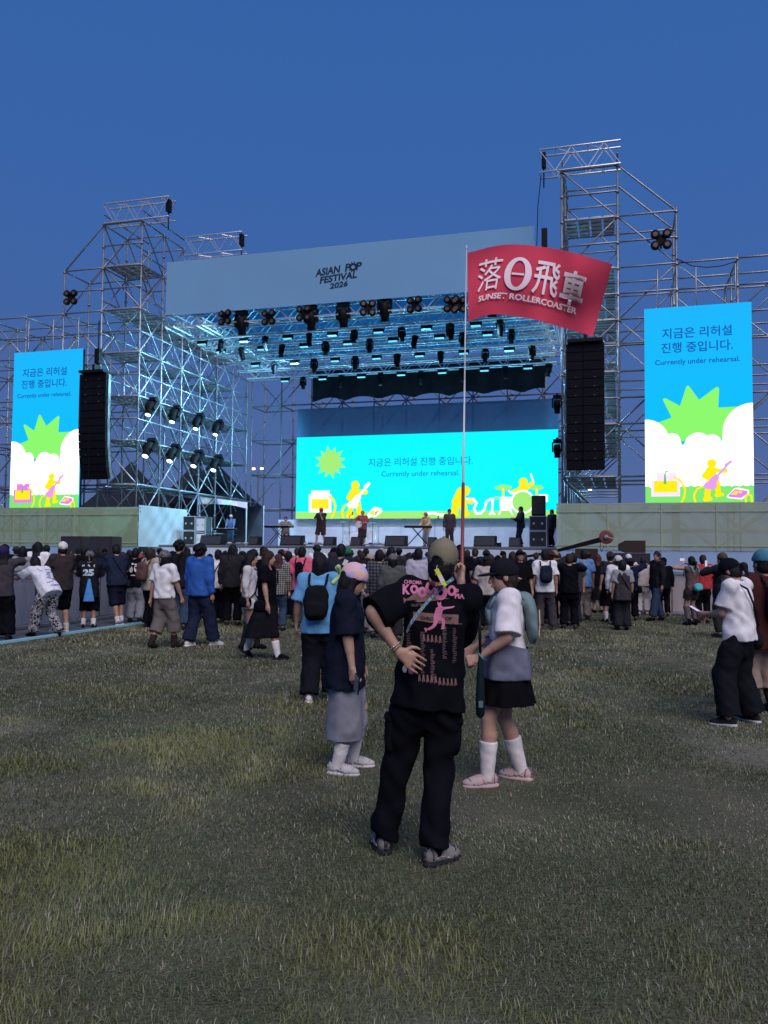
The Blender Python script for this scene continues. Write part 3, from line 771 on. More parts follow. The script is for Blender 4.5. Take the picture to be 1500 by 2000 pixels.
# ------------------------------------------------------------------ loudspeaker columns
def array(u, v, ztop, n, label, curve):
    root = stage_thing('line_array', u, v, ztop, label, 'loudspeaker')
    h = .345
    b = MB().box((0, 0, 0), (1.42, .55, .34)); b.v = [Vector((p.x * (1 if p.y < 0 else .86), p.y, p.z)) for p in b.v]
    cab = b.mesh('cabinet')
    g = MB().box((0, -.285, 0), (1.36, .02, .3)).mesh('grille')
    rigs = [MB().box((.66 * s, .05, 0), (.06, .18, .345)).mesh('rigging') for s in (-1, 1)]
    dots = MB()
    for s in (-1, 1):
        for zz in (-.10,): dots.box((.35 * s, -.3, zz), (.02, .01, .02))
    dotm = dots.mesh('bolt')
    y = 0.0; z = -.17; tilt = 0.0
    M_G = mat('speaker grille', (.0045, .0045, .009), rough=.7, noise=.3, nscale=40, spec=.1); M_BOLT = mat('bright bolt', (.5, .55, .65), rough=.3, metal=.5)
    for i in range(n):
        tilt = curve * (max(0, i - n * .3) / (n * .7)) ** 1.5
        o = place('cabinet', cab, M_BLACK, root); o.location = (0, y, z); o.rotation_euler = (tilt, 0, 0)
        place('grille', g, M_G, o); [place('rigging', q_, M_STEELD, o) for q_ in rigs]
        if random.random() < .5: place('bolt', dotm, M_BOLT, o)
        z -= h * math.cos(tilt); y += h * math.sin(tilt)
    MB().box((0, 0, .1), (1.3, .9, .12)).box((0, .0, .3), (.12, .5, .3)).build('fly_frame', M_BLACKM, root)
    MB().tube((0, .1, .4), (0, .1, 2.6), .03).box((0, .1, .9), (.25, .25, .7)).build('chain_hoist', M_BLACKM, root)
    MB().tube((-.05, -.32, 0), (-.05, -.32, -n * h), .02).build('cable', M_BLACK, root)
    return root
array(-1.36, 32.5, 9.72, 14, 'straight black loudspeaker column hanging under the red flag', R(3))
array(-23.5, 33.0, 9.8, 14, 'curved black loudspeaker column hanging next to the portrait video wall', R(18))

def speaker_box(u, v, z, w, d, h, label, wedge=0.0, name='loudspeaker', group=None, m=None, chamfer=False):
    root = stage_thing(name, u, v, z, label, 'loudspeaker', group)
    pts = [(-w / 2, -d / 2 + wedge, h), (-w / 2, -d / 2, 0), (-w / 2, d / 2, 0), (-w / 2, d / 2, h)]
    if chamfer:
        MB().prism([(-w / 2, -d / 2, h * .2), (-w / 2 + w * .25, -d / 2, 0), (w / 2, -d / 2, 0), (w / 2, -d / 2, h), (-w / 2 + w * .25, -d / 2, h), (-w / 2, -d / 2, h * .7)], (0, d, 0)).build('cabinet', m or M_BLACK, root)
    else:
        MB().prism(pts, (w, 0, 0)).build('cabinet', m or M_BLACK, root)
        ang = math.atan2(wedge, h); MB().box((0, -d / 2 + wedge / 2 - .012, h / 2), (w * .92, .02, h * .86), 0, None if not wedge else Matrix.Rotation(-ang, 3, 'X')).build('grille', mat('monitor grille', (.02, .022, .03), rough=.7, noise=.3, nscale=30), root)
    for s in (-1, 1): MB().box((s * (w / 2 + .004), .05, h * .55), (.012, .16, .05)).build('handle', M_BLACKM, root)
    return root
for (a, b_, hh), nm in zip(((-18.96, -17.85, .46), (-16.49, -16.03, .4), (-14.92, -13.9, .46), (-12.84, -12.38, .4), (-11.58, -11.11, .4), (-10.0, -9.07, .46), (-8.09, -7.77, .4), (-6.08, -5.16, .46), (-4.6, -4.13, .4)), ordw):
    speaker_box((a + b_) / 2, 35.0, 1.952, b_ - a, .55, hh, '%s floor monitor along the stage edge, counted from the white cloth' % nm, .18, 'floor_monitor', 'floor monitors along the stage edge')
M_SUB = mat('dark brown cabinet', (.030, .014, .014), rough=.6)
for u, w, t in ((-22.3, 1.05, 'slanted dark brown loudspeaker before the grey-green skirt, farther from the white cloth'), (-20.87, 1.05, 'dark brown loudspeaker before the grey-green skirt, closer to the white cloth')):
    speaker_box(u, 30.2, 1.1, w, .8, 1.14, t, .1, m=M_SUB)
    speaker_box(u, 30.2, .0, 1.2, .9, 1.09, 'dark bass cabinet on the ground under the ' + ('slanted' if u < -22 else 'second') + ' brown loudspeaker', m=M_SUB, name='bass_cabinet')
speaker_box(.28, 30.0, 1.73, .9, .8, .42, 'dark chamfered loudspeaker lying on the bass stack behind the barricade', m=M_SUB, chamfer=True)
speaker_box(.28, 30.0, .865, 1.2, .9, .855, 'upper dark bass cabinet of the stack behind the barricade', m=M_SUB, name='bass_cabinet')
speaker_box(.28, 30.0, .0, 1.2, .9, .86, 'lower dark bass cabinet of the stack behind the barricade', m=M_SUB, name='bass_cabinet')

# ------------------------------------------------------------------ camera crane
def crane():
    root = stage_thing('camera_crane', -1.25, 30.2, 0, 'dark camera crane with a round reddish counterweight in front of the pale skirt', 'camera crane')
    b = MB()
    for i in range(3):
        t = i * 2.094 + .4; b.tube((0, 0, 1.2), (.8 * math.cos(t), .8 * math.sin(t), 0), .04)
    b.tube((0, 0, .2), (0, 0, 1.5), .07); b.build('tripod', M_BLACKM, root)
    MB().box((0, 0, 1.62), (.78, .3, .5)).build('column_head', M_SUB, root)
    MB().prism([(.62, -.08, 2.12), (.62, -.08, 2.32), (-1.15, -.08, 1.80), (-1.15, -.08, 1.70)], (0, .16, 0)).build('boom', M_BLACK, root)
    MB().prism([(-1.1, -.05, 1.7), (-1.1, -.05, 1.8), (-2.9, -.05, 1.46), (-2.9, -.05, 1.38)], (0, .1, 0)).build('boom_extension', M_BLACK, root)
    Mx = Matrix.Rotation(R(90), 3, 'X')
    MB().lathe([(.06, -.12), (.24, -.12), (.25, -.08), (.25, .10), (.2, .12), (.1, .12)], (.68, 0, 2.28), 24, Mx).build('counterweight', mat('red brown disc', (.16, .05, .05), rough=.5), root, False)
    MB().lathe([(.02, .12), (.08, .12), (.07, .2), (.02, .21)], (.68, 0, 2.28), 16, Mx).build('hub', M_LENS, root)
    MB().tube((.68, -.22, 2.28), (.95, -.22, 2.2), .02).build('handle', M_STEEL, root)
    MB().path([(.5, -.1, 2.15), (.46, -.12, 1.9), (.52, -.12, 1.75), (.6, -.1, 1.95)], .012, 5).build('cable', M_BLACK, root)
crane()

# ------------------------------------------------------------------ cases and backline on the stage
M_CASE = mat('road case black', (.02, .02, .024), rough=.45); M_EDGE = mat('case edging', (.6, .62, .66), rough=.3, metal=.8); M_PALEP = mat('pale rack panel', (.62, .66, .72), rough=.5)
def case(u, v, z, w, d, h, label, front=None, name='flight_case'):
    root = stage_thing(name, u, v, z, label, 'case')
    MB().box((0, 0, h / 2), (w, d, h)).build('body', M_CASE, root)
    b = MB()
    for x in (-w / 2, w / 2):
        for y in (-d / 2, d / 2): b.box((x, y, h / 2), (.035, .035, h + .006))
    for zz in (.0, h):
        for y in (-d / 2, d / 2): b.box((0, y, zz if zz else .012), (w + .02, .03, .03))
    b.build('edging', M_EDGE, root)
    if front: MB().box((0, -d / 2 - .012, h / 2), (w * .84, .02, h * .8)).build('front_panel', front, root)
    for s in (-1, 1):
        MB().lathe([(.05, 0), (.05, .02)], (s * w * .25, -d / 2 - .03, h * .5), 12, Matrix.Rotation(R(90), 3, 'X')).build('latch', M_EDGE, root)
    return root
case(-20.33, 36.5, 1.952, .62, .6, .68, 'black flight case under another beside the white cloth')
case(-20.33, 36.5, 2.665, .62, .6, .68, 'black flight case stacked on another beside the white cloth')
case(-19.7, 36.5, 1.952, .52, .6, .6, 'pale-fronted rack at the foot of the stack near the white cloth', M_PALEP)
case(-19.7, 36.5, 2.58, .52, .6, .74, 'pale-fronted rack on top of the stack near the white cloth', M_PALEP)
case(-3.52, 36.4, 1.952, .72, .6, .68, 'black flight case at the bottom of the tall amplifier stack')
case(-3.52, 36.4, 2.665, .72, .6, .62, 'black flight case in the middle of the tall amplifier stack')
speaker_box(-3.52, 36.4, 3.32, .56, .5, .86, 'black speaker cabinet topping the tall amplifier stack')

def keyboard(u, v, z, label, rz=0.0):
    root = stage_thing('keyboard', u, v, z, label, 'keyboard'); root.rotation_euler.z += rz
    MB().box((0, 0, .9), (1.25, .32, .1)).build('body', M_BLACK, root)
    MB().box((0, .06, .956), (1.1, .14, .012)).build('keys', mat('ivory keys', (.7, .7, .68), rough=.4), root)
    for s in (-1, 1):
        MB().tube((.5 * s, -.15, .02), (-.25 * s, -.12, .85), .02).build('leg', M_BLACKM, root)
        MB().tube((.5 * s, .18, .02), (-.25 * s, .15, .85), .02).build('leg', M_BLACKM, root)
keyboard(-15.75, 36.4, 1.952, 'black keyboard on crossed stand in front of the seated player')
keyboard(-8.95, 36.6, 1.952, 'black keyboard on crossed stand by the player in the tan top', .3)
keyboard(-20.6, 40.6, 1.952, 'keyboard beneath the small pavilion tent', .1)
def drums():
    root = stage_thing('drum_kit', -12.45, 38.4, 1.952, 'silvery drum kit behind the guitarist', 'drum kit')
    shell = mat('drum shell', (.62, .66, .72), rough=.25); skin = mat('drum head', (.72, .74, .78), rough=.6); brass = mat('cymbal brass', (.55, .48, .30), rough=.25, metal=.9)
    Mx = Matrix.Rotation(R(90), 3, 'X')
    o = MB().lathe([(.3, -.22), (.33, -.2), (.33, .2), (.3, .22)], (0, 0, .34), 24, Mx).build('bass_drum', shell, root)
    MB().lathe([(.27, .222), (.27, .226)], (0, 0, .34), 24, Mx).build('drum_head', skin, o)
    for x, y, z, r, h in ((-.25, .05, .78, .16, .2), (.2, .05, .8, .16, .2), (.62, .35, .35, .2, .4), (-.6, .3, .6, .18, .14)):
        o = MB().lathe([(r, 0), (r, h)], (x, y, z), 18).build('drum', shell, root); MB().lathe([(r * .95, h + .004), (r * .95, h + .008)], (x, y, z), 18).build('drum_head', skin, o)
    for x, y, z, r in ((-.75, .1, 1.2, .22), (.75, .15, 1.15, .24), (.95, .5, 1.0, .2)):
        o = MB().lathe([(.02, .03), (.06, .02), (r, -.01), (r, -.016)], (x, y, z), 18).build('cymbal', brass, root)
        MB().tube((x, y, 0), (x, y, z), .014).tube((x, y, .3), (x + .25, y, .0), .012).tube((x, y, .3), (x - .2, y + .2, .0), .012).build('stand', M_STEEL, o)
drums()
def mic_stand(u, v, label, h=1.4):
    root = stage_thing('microphone_stand', u, v, 1.952, label, 'microphone stand')
    MB().tube((0, 0, 0), (0, 0, h), .013).tube((0, 0, h), (.15, -.05, h + .1), .012).build('pole', M_STEELD, root)
    MB().lathe([(.14, 0), (.14, .02), (.03, .04)], (0, 0, 0), 16).build('base', M_BLACKM, root); MB().lathe([(.012, -.08), (.02, .02), (.03, .05), (.02, .09)], (.17, -.06, h + .1), 10).build('microphone', M_BLACK, root)
mic_stand(-11.1, 36.6, 'thin microphone stand next to the guitarist'); mic_stand(-12.2, 36.5, 'microphone stand in front of the guitarist'); mic_stand(-8.1, 36.3, 'microphone stand between keyboard player and bending man', 1.2)
def pedal_rack(u, label):
    root = stage_thing('pedal_board', u, 35.2, 1.952, label, 'pedal board')
    MB().box((0, 0, .06), (1.1, .35, .05)).build('board', M_STEELD, root)
    for i in range(5): MB().box((-.42 + .21 * i, -.02, .115), (.13, .2, .05)).build('pedal', (M_PALEP, M_BLACK, M_LENS, M_STEELD, M_PALEP)[i], root)
pedal_rack(-17.2, 'low pedal board on the stage edge below the pavilion tent'); pedal_rack(-10.55, 'low pedal board on the stage edge next to the guitarist'); pedal_rack(-13.4, 'low pedal board on the stage edge near the singer')

# ------------------------------------------------------------------ tents behind the scaffold
M_TENT = mat('black tent canvas', (.012, .014, .02), rough=.9, noise=.3, nscale=.6)
def tent(u, v, half, eave, peak, label):
    root = stage_thing('pyramid_tent', u, v, 0, label, 'tent')
    b = MB(); n = 8
    for j in range(n + 1):
        t = j / n; r = half * (1 - t) ** 1.0; z = eave + (peak - eave) * t ** 1.12
        b.v += [Vector((r * x, r * y, z)) for x, y in ((-1, -1), (1, -1), (1, 1), (-1, 1))]
    for j in range(n):
        for i in range(4): k = j * 4; b.f.append([k + i, k + (i + 1) % 4, k + 4 + (i + 1) % 4, k + 4 + i])
    b.build('canopy', M_TENT, root)
    for x, y in ((-1, -1), (1, -1), (1, 1), (-1, 1)): tube_part('leg', (x * half * .97, y * half * .97, 0), (x * half * .97, y * half * .97, eave), .04, M_STEELD, root)
    for x0, y0, x1, y1 in ((-1, -1, 1, -1), (1, -1, 1, 1), (-1, 1, -1, -1)):
        MB().poly([(x0 * half, y0 * half, .0), (x1 * half, y1 * half, .0), (x1 * half, y1 * half, eave), (x0 * half, y0 * half, eave)]).build('side_wall', M_TENT, root)
tent(-33.6, 51.5, 2.5, 4.6, 8.0, 'black pyramid tent beyond the curved loudspeaker column')
tent(-28.8, 52.0, 2.2, 4.7, 7.9, 'middle black pyramid tent glimpsed through the scaffold'); tent(-25.2, 47.9, 2.4, 4.6, 7.5, 'black pyramid tent closest to the pavilion tent')
def pavilion():
    root = stage_thing('pavilion_tent', -21.6, 43.2, 0, 'small grey-walled pavilion with a shiny rainbow valance beside the stage', 'tent')
    for x in (-1.45, 1.45):
        for y in (-1.0, 1.3): tube_part('leg', (x, y, 0), (x, y, 4.35 if x > 0 else 4.7), .04, M_ALU, root)
    m = bpy.data.materials.new('iridescent vinyl'); m.use_nodes = True; nt = m.node_tree; b = nt.nodes['Principled BSDF']; b.inputs['Roughness'].default_value = .25
    tc = nt.nodes.new('ShaderNodeTexCoord'); w = nt.nodes.new('ShaderNodeTexNoise'); w.inputs['Scale'].default_value = 1.6; w.inputs['Detail'].default_value = 2; r = nt.nodes.new('ShaderNodeValToRGB')
    nt.links.new(tc.outputs['Object'], w.inputs[0]); nt.links.new(w.outputs['Fac'], r.inputs[0]); nt.links.new(r.outputs[0], b.inputs['Base Color'])
    es = r.color_ramp.elements; es[0].position = .3; es[0].color = (.25, .75, .8, 1); es[1].position = .7; es[1].color = (.5, .8, .75, 1)
    for p, c in ((.42, (.6, .5, .85, 1)), (.5, (.85, .5, .6, 1)), (.58, (.8, .75, .6, 1))): e = es.new(p); e.color = c
    MB().prism([(-1.5, -1.06, 4.75), (1.5, -1.06, 4.4), (1.5, -1.06, 4.05), (.6, -1.06, 4.25), (-.5, -1.06, 4.33), (-1.5, -1.06, 4.3)], (0, .03, 0)).build('valance', m, root)
    wm = mat('grey tent wall', (.045, .05, .065), rough=.6, noise=.3, nscale=1.5)
    cloth_sheet(-1.45, 1.45, 1.9, 4.3, 'u', .04, 5).build('back_wall', wm, root, True).location = (0, 1.2, 0)
    MB().poly([(-1.5, -1.0, 4.76), (1.5, -1.0, 4.42), (1.5, 1.3, 4.5), (-1.5, 1.3, 4.85)]).build('roof_sheet', wm, root)
    MB().poly([(-1.45, -1.0, 1.9), (-1.45, 1.3, 1.9), (-1.45, 1.3, 4.7), (-1.45, -1.0, 4.7)]).build('side_wall', wm, root)
pavilion()
tag(MB().box(S(-23.2, 41.5, .95), (5.2, 6.5, 1.9), -ALPHA).build('side_platform', mat('platform timber', (.08, .075, .07), rough=.8)), 'dark raised platform carrying the pavilion beside the stage', 'platform')
def floodlight(u, v, z, label, col=(1, .62, .28), n=1):
    root = stage_thing('floodlight_mast', u, v, 0, label, 'floodlight')
    MB().tube((0, 0, 0), (0, 0, z), .07).build('mast', M_STEELD, root)
    for i in range(n):
        x = (i - (n - 1) / 2) * .7
        MB().box((x, -.05, z + .1), (.3, .16, .2)).build('housing', M_STEELD, root)
        MB().box((x, -.16, z + .1), (.24, .03, .15)).build('lamp', mat('warm floodlight', (.8, .6, .4), emit=col, estr=5), root)
floodlight(-37.75, 60, 7.2, 'warm floodlight shining between the black tents'); floodlight(-27.67, 60, 8.1, 'pair of warm floodlights seen through the scaffold beside the stage', (1, .85, .5), 2); floodlight(-2.5, 58, 6.0, 'warm floodlight shining under the straight loudspeaker column', (1, .6, .3), 2)

# ------------------------------------------------------------------ matting and barricades
fl = MB(); q = [S(-10.5, 9), S(-10.5, 33), S(-22, 33), S(-22, 9)]
fl.poly([(p.x, p.y, .006) for p in q]).build('floor_matting', mat('grey matting', (.10, .115, .14), rough=.6, noise=.25, nscale=1.5))['kind'] = 'structure'
fl = MB(); a = S(-10.43, 9); b_ = S(-10.43, 19); MB().tube((a.x, a.y, .02), (b_.x, b_.y, .02), .04, 6).build('matting_edge', mat('pale blue edging', (.20, .40, .48), rough=.5))['kind'] = 'structure'
M_BAR = fabric('translucent barricade sheet', (.36, .37, .42), .5, .93, 2.0); M_BARP = fabric('barricade sheet with painted pink glow', (.60, .44, .42), .6, .95, 2.0)  # pink glow from behind is put into the second sheet's colour
def barricade(p0, p1, label, m, h=1.17):
    p0 = Vector(p0); p1 = Vector(p1); d = p1 - p0; L = d.length
    root = empty('barricade', p0, math.atan2(d.y, d.x), label, 'barricade', 'crowd barricades')
    n = 2
    for i in range(n):
        b = cloth_sheet(L * i / n + .02, L * (i + 1) / n - .02, .1, h - .04, 'u', .012, i + int(p0.x * 7), 16, 10).build('sheet', m, root, True)
    MB().box((L / 2, 0, h), (L - .01, .16, .05)).build('top_rail', M_STEEL, root)
    MB().box((L / 2, 0, .05), (L - .01, .3, .06)).build('base_plate', M_STEEL, root)
    for i in range(3): tube_part('upright', (L * i / 2 * .98 + .01, .04, .05), (L * i / 2 * .98 + .01, .04, h), .025, M_STEEL, root)
for i in range(6): barricade(S(-12.0, 11.2 + 1.5 * i), S(-12.0, 11.2 + 1.5 * (i + 1)), 'grey crowd barricade the standing fans lean on, %s counted from the camera end' % ordw[i], M_BAR, 1.2)
for i in range(6): barricade(S(.6 + 1.4 * i, 24.6), S(.6 + 1.4 * (i + 1), 24.6), 'translucent pink-glow-tinted crowd barricade panel behind the phone filmers, %s from the bass stack' % ordw[i], M_BARP)
# ================================================================== PEOPLE: implicit surfaces turned into meshes
V3 = lambda *a: np.array(a, np.float64)
def smin(a, b, k):
    if k <= 0: return np.minimum(a, b)
    h = np.clip(.5 + .5 * (b - a) / k, 0, 1); return b + (a - b) * h - k * h * (1 - h)
class Field:
    def __init__(s, lo, hi, h):
        s.h = h; s.lo = np.array(lo, float) - 2 * h
        n = np.ceil((np.array(hi) - s.lo) / h).astype(int) + 3
        s.x = (s.lo[0] + h * np.arange(n[0])).astype(np.float32); s.y = (s.lo[1] + h * np.arange(n[1])).astype(np.float32); s.z = (s.lo[2] + h * np.arange(n[2])).astype(np.float32)
        s.f = np.full(n, 1.0, np.float32)
    def sub(s, lo, hi):
        r = []
        for ax, a, b in zip((s.x, s.y, s.z), lo, hi):
            i0 = max(0, int((a - ax[0]) / s.h)); i1 = min(len(ax), int((b - ax[0]) / s.h) + 2); r.append(slice(i0, max(i1, i0)))
        return tuple(r)
    def put(s, fn, lo, hi, k=.02, op='u'):
        m = max(k, s.h) + 2 * s.h
        sl = s.sub(np.array(lo) - m, np.array(hi) + m)
        X = s.x[sl[0]][:, None, None]; Y = s.y[sl[1]][None, :, None]; Z = s.z[sl[2]][None, None, :]
        if 0 in (X.size, Y.size, Z.size): return
        d = fn(X, Y, Z)
        if op == 'u': s.f[sl] = smin(s.f[sl], d, k)
        else: s.f[sl] = np.maximum(s.f[sl], -d)
    def cone(s, a, b, r1, r2, k=.02, op='u', flat=False):
        a = np.array(a, float); b = np.array(b, float); ab = b - a; L2 = max(ab @ ab, 1e-9); L = math.sqrt(L2); R_ = max(r1, r2)
        def fn(X, Y, Z):
            px, py, pz = X - a[0], Y - a[1], Z - a[2]
            t = (px * ab[0] + py * ab[1] + pz * ab[2]) / L2; tc = np.clip(t, 0, 1)
            d = np.sqrt((px - tc * ab[0]) ** 2 + (py - tc * ab[1]) ** 2 + (pz - tc * ab[2]) ** 2) - (r1 + (r2 - r1) * tc)
            if flat: d = np.maximum(d, (t - 1) * L)
            return d
        s.put(fn, np.minimum(a, b) - R_, np.maximum(a, b) + R_, k, op)
    def ell(s, c, r, k=.02, op='u', M=None, p=2.0):
        c = np.array(c, float); r = np.array(r, float); R_ = np.full(3, r.max() * 1.25) if M is not None else r
        def fn(X, Y, Z):
            x, y, z = X - c[0], Y - c[1], Z - c[2]
            if M is not None:
                x, y, z = (M[0][0] * x + M[1][0] * y + M[2][0] * z, M[0][1] * x + M[1][1] * y + M[2][1] * z, M[0][2] * x + M[1][2] * y + M[2][2] * z)
            if p == 2.0: q = np.sqrt((x / r[0]) ** 2 + (y / r[1]) ** 2 + (z / r[2]) ** 2)
            else: q = (np.abs(x / r[0]) ** p + np.abs(y / r[1]) ** p + np.abs(z / r[2]) ** p) ** (1 / p)
            return (q - 1) * r.min()
        s.put(fn, c - R_, c + R_, k, op)
    def loft(s, secs, k=.02, T=None, p=2.2, rip=None, op='u'):
        """secs: (z, cx, cy, rx, ry) rising in z, in the frame T (rotation 3x3, origin)"""
        A = np.array(secs, float); A = A[np.argsort(A[:, 0])]
        z0, z1 = A[0, 0], A[-1, 0]; rm = max(A[:, 3].max(), A[:, 4].max()) * 1.15
        cs = np.array([[A[i, 1] + sx * rm, A[i, 2] + sy * rm, A[i, 0]] for i in (0, -1) for sx in (-1, 1) for sy in (-1, 1)])
        if T is not None: cs = cs @ np.array(T[0]).T + np.array(T[1])
        def fn(X, Y, Z):
            if T is not None:
                M, o = T; x, y, z = X - o[0], Y - o[1], Z - o[2]
                x, y, z = (M[0][0] * x + M[1][0] * y + M[2][0] * z, M[0][1] * x + M[1][1] * y + M[2][1] * z, M[0][2] * x + M[1][2] * y + M[2][2] * z)
            else: x, y, z = X, Y, Z
            zz = np.clip(z, z0, z1)
            I = lambda c: np.interp(zz, A[:, 0], A[:, c]).astype(np.float32)
            cx, cy, rx, ry = I(1), I(2), I(3), I(4)
            dx, dy = (x - cx) / rx, (y - cy) / ry
            q = (np.abs(dx) ** p + np.abs(dy) ** p) ** (1 / p)
            if rip is not None:
                n_, amp, ph = rip; th = np.arctan2(dy, dx); g = np.clip((z1 - z) / (z1 - z0), 0, 1)
                q = q / (1 + amp * g * np.sin(n_ * th + ph + 1.5 * np.sin(3 * th)))
            d = (q - 1) * np.minimum(rx, ry)
            return np.maximum(d, np.maximum(z - z1, z0 - z))
        s.put(fn, cs.min(0), cs.max(0), k, op)
    def cut(s, n, o):                                             # keep the side n points away from
        n = np.array(n, float); o = np.array(o, float)
        d = (s.x - o[0])[:, None, None] * n[0] + (s.y - o[1])[None, :, None] * n[1] + (s.z - o[2])[None, None, :] * n[2]
        s.f = np.maximum(s.f, d.astype(np.float32))
    def folds(s, amp, seed, sc_=1.0, zw=1.0):
        rs = np.random.RandomState(seed); p = rs.rand(8) * 6.28
        X = s.x[:, None, None] * sc_; Y = s.y[None, :, None] * sc_; Z = s.z[None, None, :] * sc_
        wz = np.sin(9 * Z + p[0]) + .6 * np.sin(21 * Z + p[1])
        n = np.sin(24 * X + 14 * Y + 1.4 * wz + p[2]) * np.sin(13 * Z * zw + 8 * X + p[3]) + .6 * np.sin(40 * X - 31 * Y + 17 * Z * zw + 1.2 * wz + p[4]) * np.sin(19 * Z + p[5])
        s.f = s.f + (amp * n).astype(np.float32)
    def mesh(s, name):
        f = s.f; sg = f < 0
        c = np.zeros(tuple(np.array(f.shape) - 1), np.int8)
        for i in (0, 1):
            for j in (0, 1):
                for k in (0, 1): c += sg[i:f.shape[0] - 1 + i, j:f.shape[1] - 1 + j, k:f.shape[2] - 1 + k]
        I, J, K = np.nonzero((c > 0) & (c < 8)); n = len(I)
        idx = np.full(c.shape, -1, np.int32); idx[I, J, K] = np.arange(n)
        P = np.zeros((n, 3), np.float32); N = np.zeros(n, np.float32)
        corners = [(i, j, k) for i in (0, 1) for j in (0, 1) for k in (0, 1)]
        F = {q: f[I + q[0], J + q[1], K + q[2]] for q in corners}
        for q in corners:
            for ax in range(3):
                if q[ax]: continue
                q2 = list(q); q2[ax] = 1; q2 = tuple(q2); a, b = F[q], F[q2]; m = (a < 0) != (b < 0)
                t = np.where(m, a / np.where(m, a - b, 1), 0)
                for d in range(3): P[:, d] += np.where(m, q[d] + (t if d == ax else 0), 0)
                N += m
        P /= np.maximum(N, 1)[:, None]
        co = (np.stack([I, J, K], 1) + P) * s.h + s.lo
        faces = []
        for ax in range(3):
            b_, c_ = [(1, 2), (2, 0), (0, 1)][ax]
            sl0 = [slice(1, -1)] * 3; sl0[ax] = slice(0, -1); sl1 = [slice(1, -1)] * 3; sl1[ax] = slice(1, None)
            A = sg[tuple(sl0)]; B = sg[tuple(sl1)]; w = np.nonzero(A != B); o = [w[0], w[1], w[2]]
            for d in range(3):
                if d != ax: o[d] = o[d] + 1
            inside = sg[o[0], o[1], o[2]]
            def cell(db, dc):
                q = [o[0], o[1], o[2]]; q[b_] = q[b_] + db; q[c_] = q[c_] + dc; return idx[q[0], q[1], q[2]]
            Q = np.stack([cell(-1, -1), cell(0, -1), cell(0, 0), cell(-1, 0)], 1)
            Q[~inside] = Q[~inside][:, ::-1]; Q = Q[(Q >= 0).all(1)]; faces.append(Q)
        Q = np.concatenate(faces)
        # one light smoothing pass takes the stair-steps out
        e = np.concatenate([Q[:, [0, 1]], Q[:, [1, 2]], Q[:, [2, 3]], Q[:, [3, 0]]]); acc = np.zeros_like(co); cnt = np.zeros(n)
        for d in range(3): acc[:, d] = np.bincount(e[:, 0], co[e[:, 1], d], n) + np.bincount(e[:, 1], co[e[:, 0], d], n)
        cnt = np.bincount(e[:, 0], minlength=n) + np.bincount(e[:, 1], minlength=n)
        co = co * .5 + .5 * acc / np.maximum(cnt, 1)[:, None]
        me = bpy.data.meshes.new(name); m = len(Q)
        me.vertices.add(n); me.vertices.foreach_set('co', co.astype(np.float32).ravel()); me.loops.add(m * 4); me.polygons.add(m)
        me.loops.foreach_set('vertex_index', Q.astype(np.int32).ravel()); me.polygons.foreach_set('loop_start', np.arange(m, dtype=np.int32) * 4)
        me.polygons.foreach_set('use_smooth', np.ones(m, bool)); me.update(calc_edges=True); me.validate()
        return me

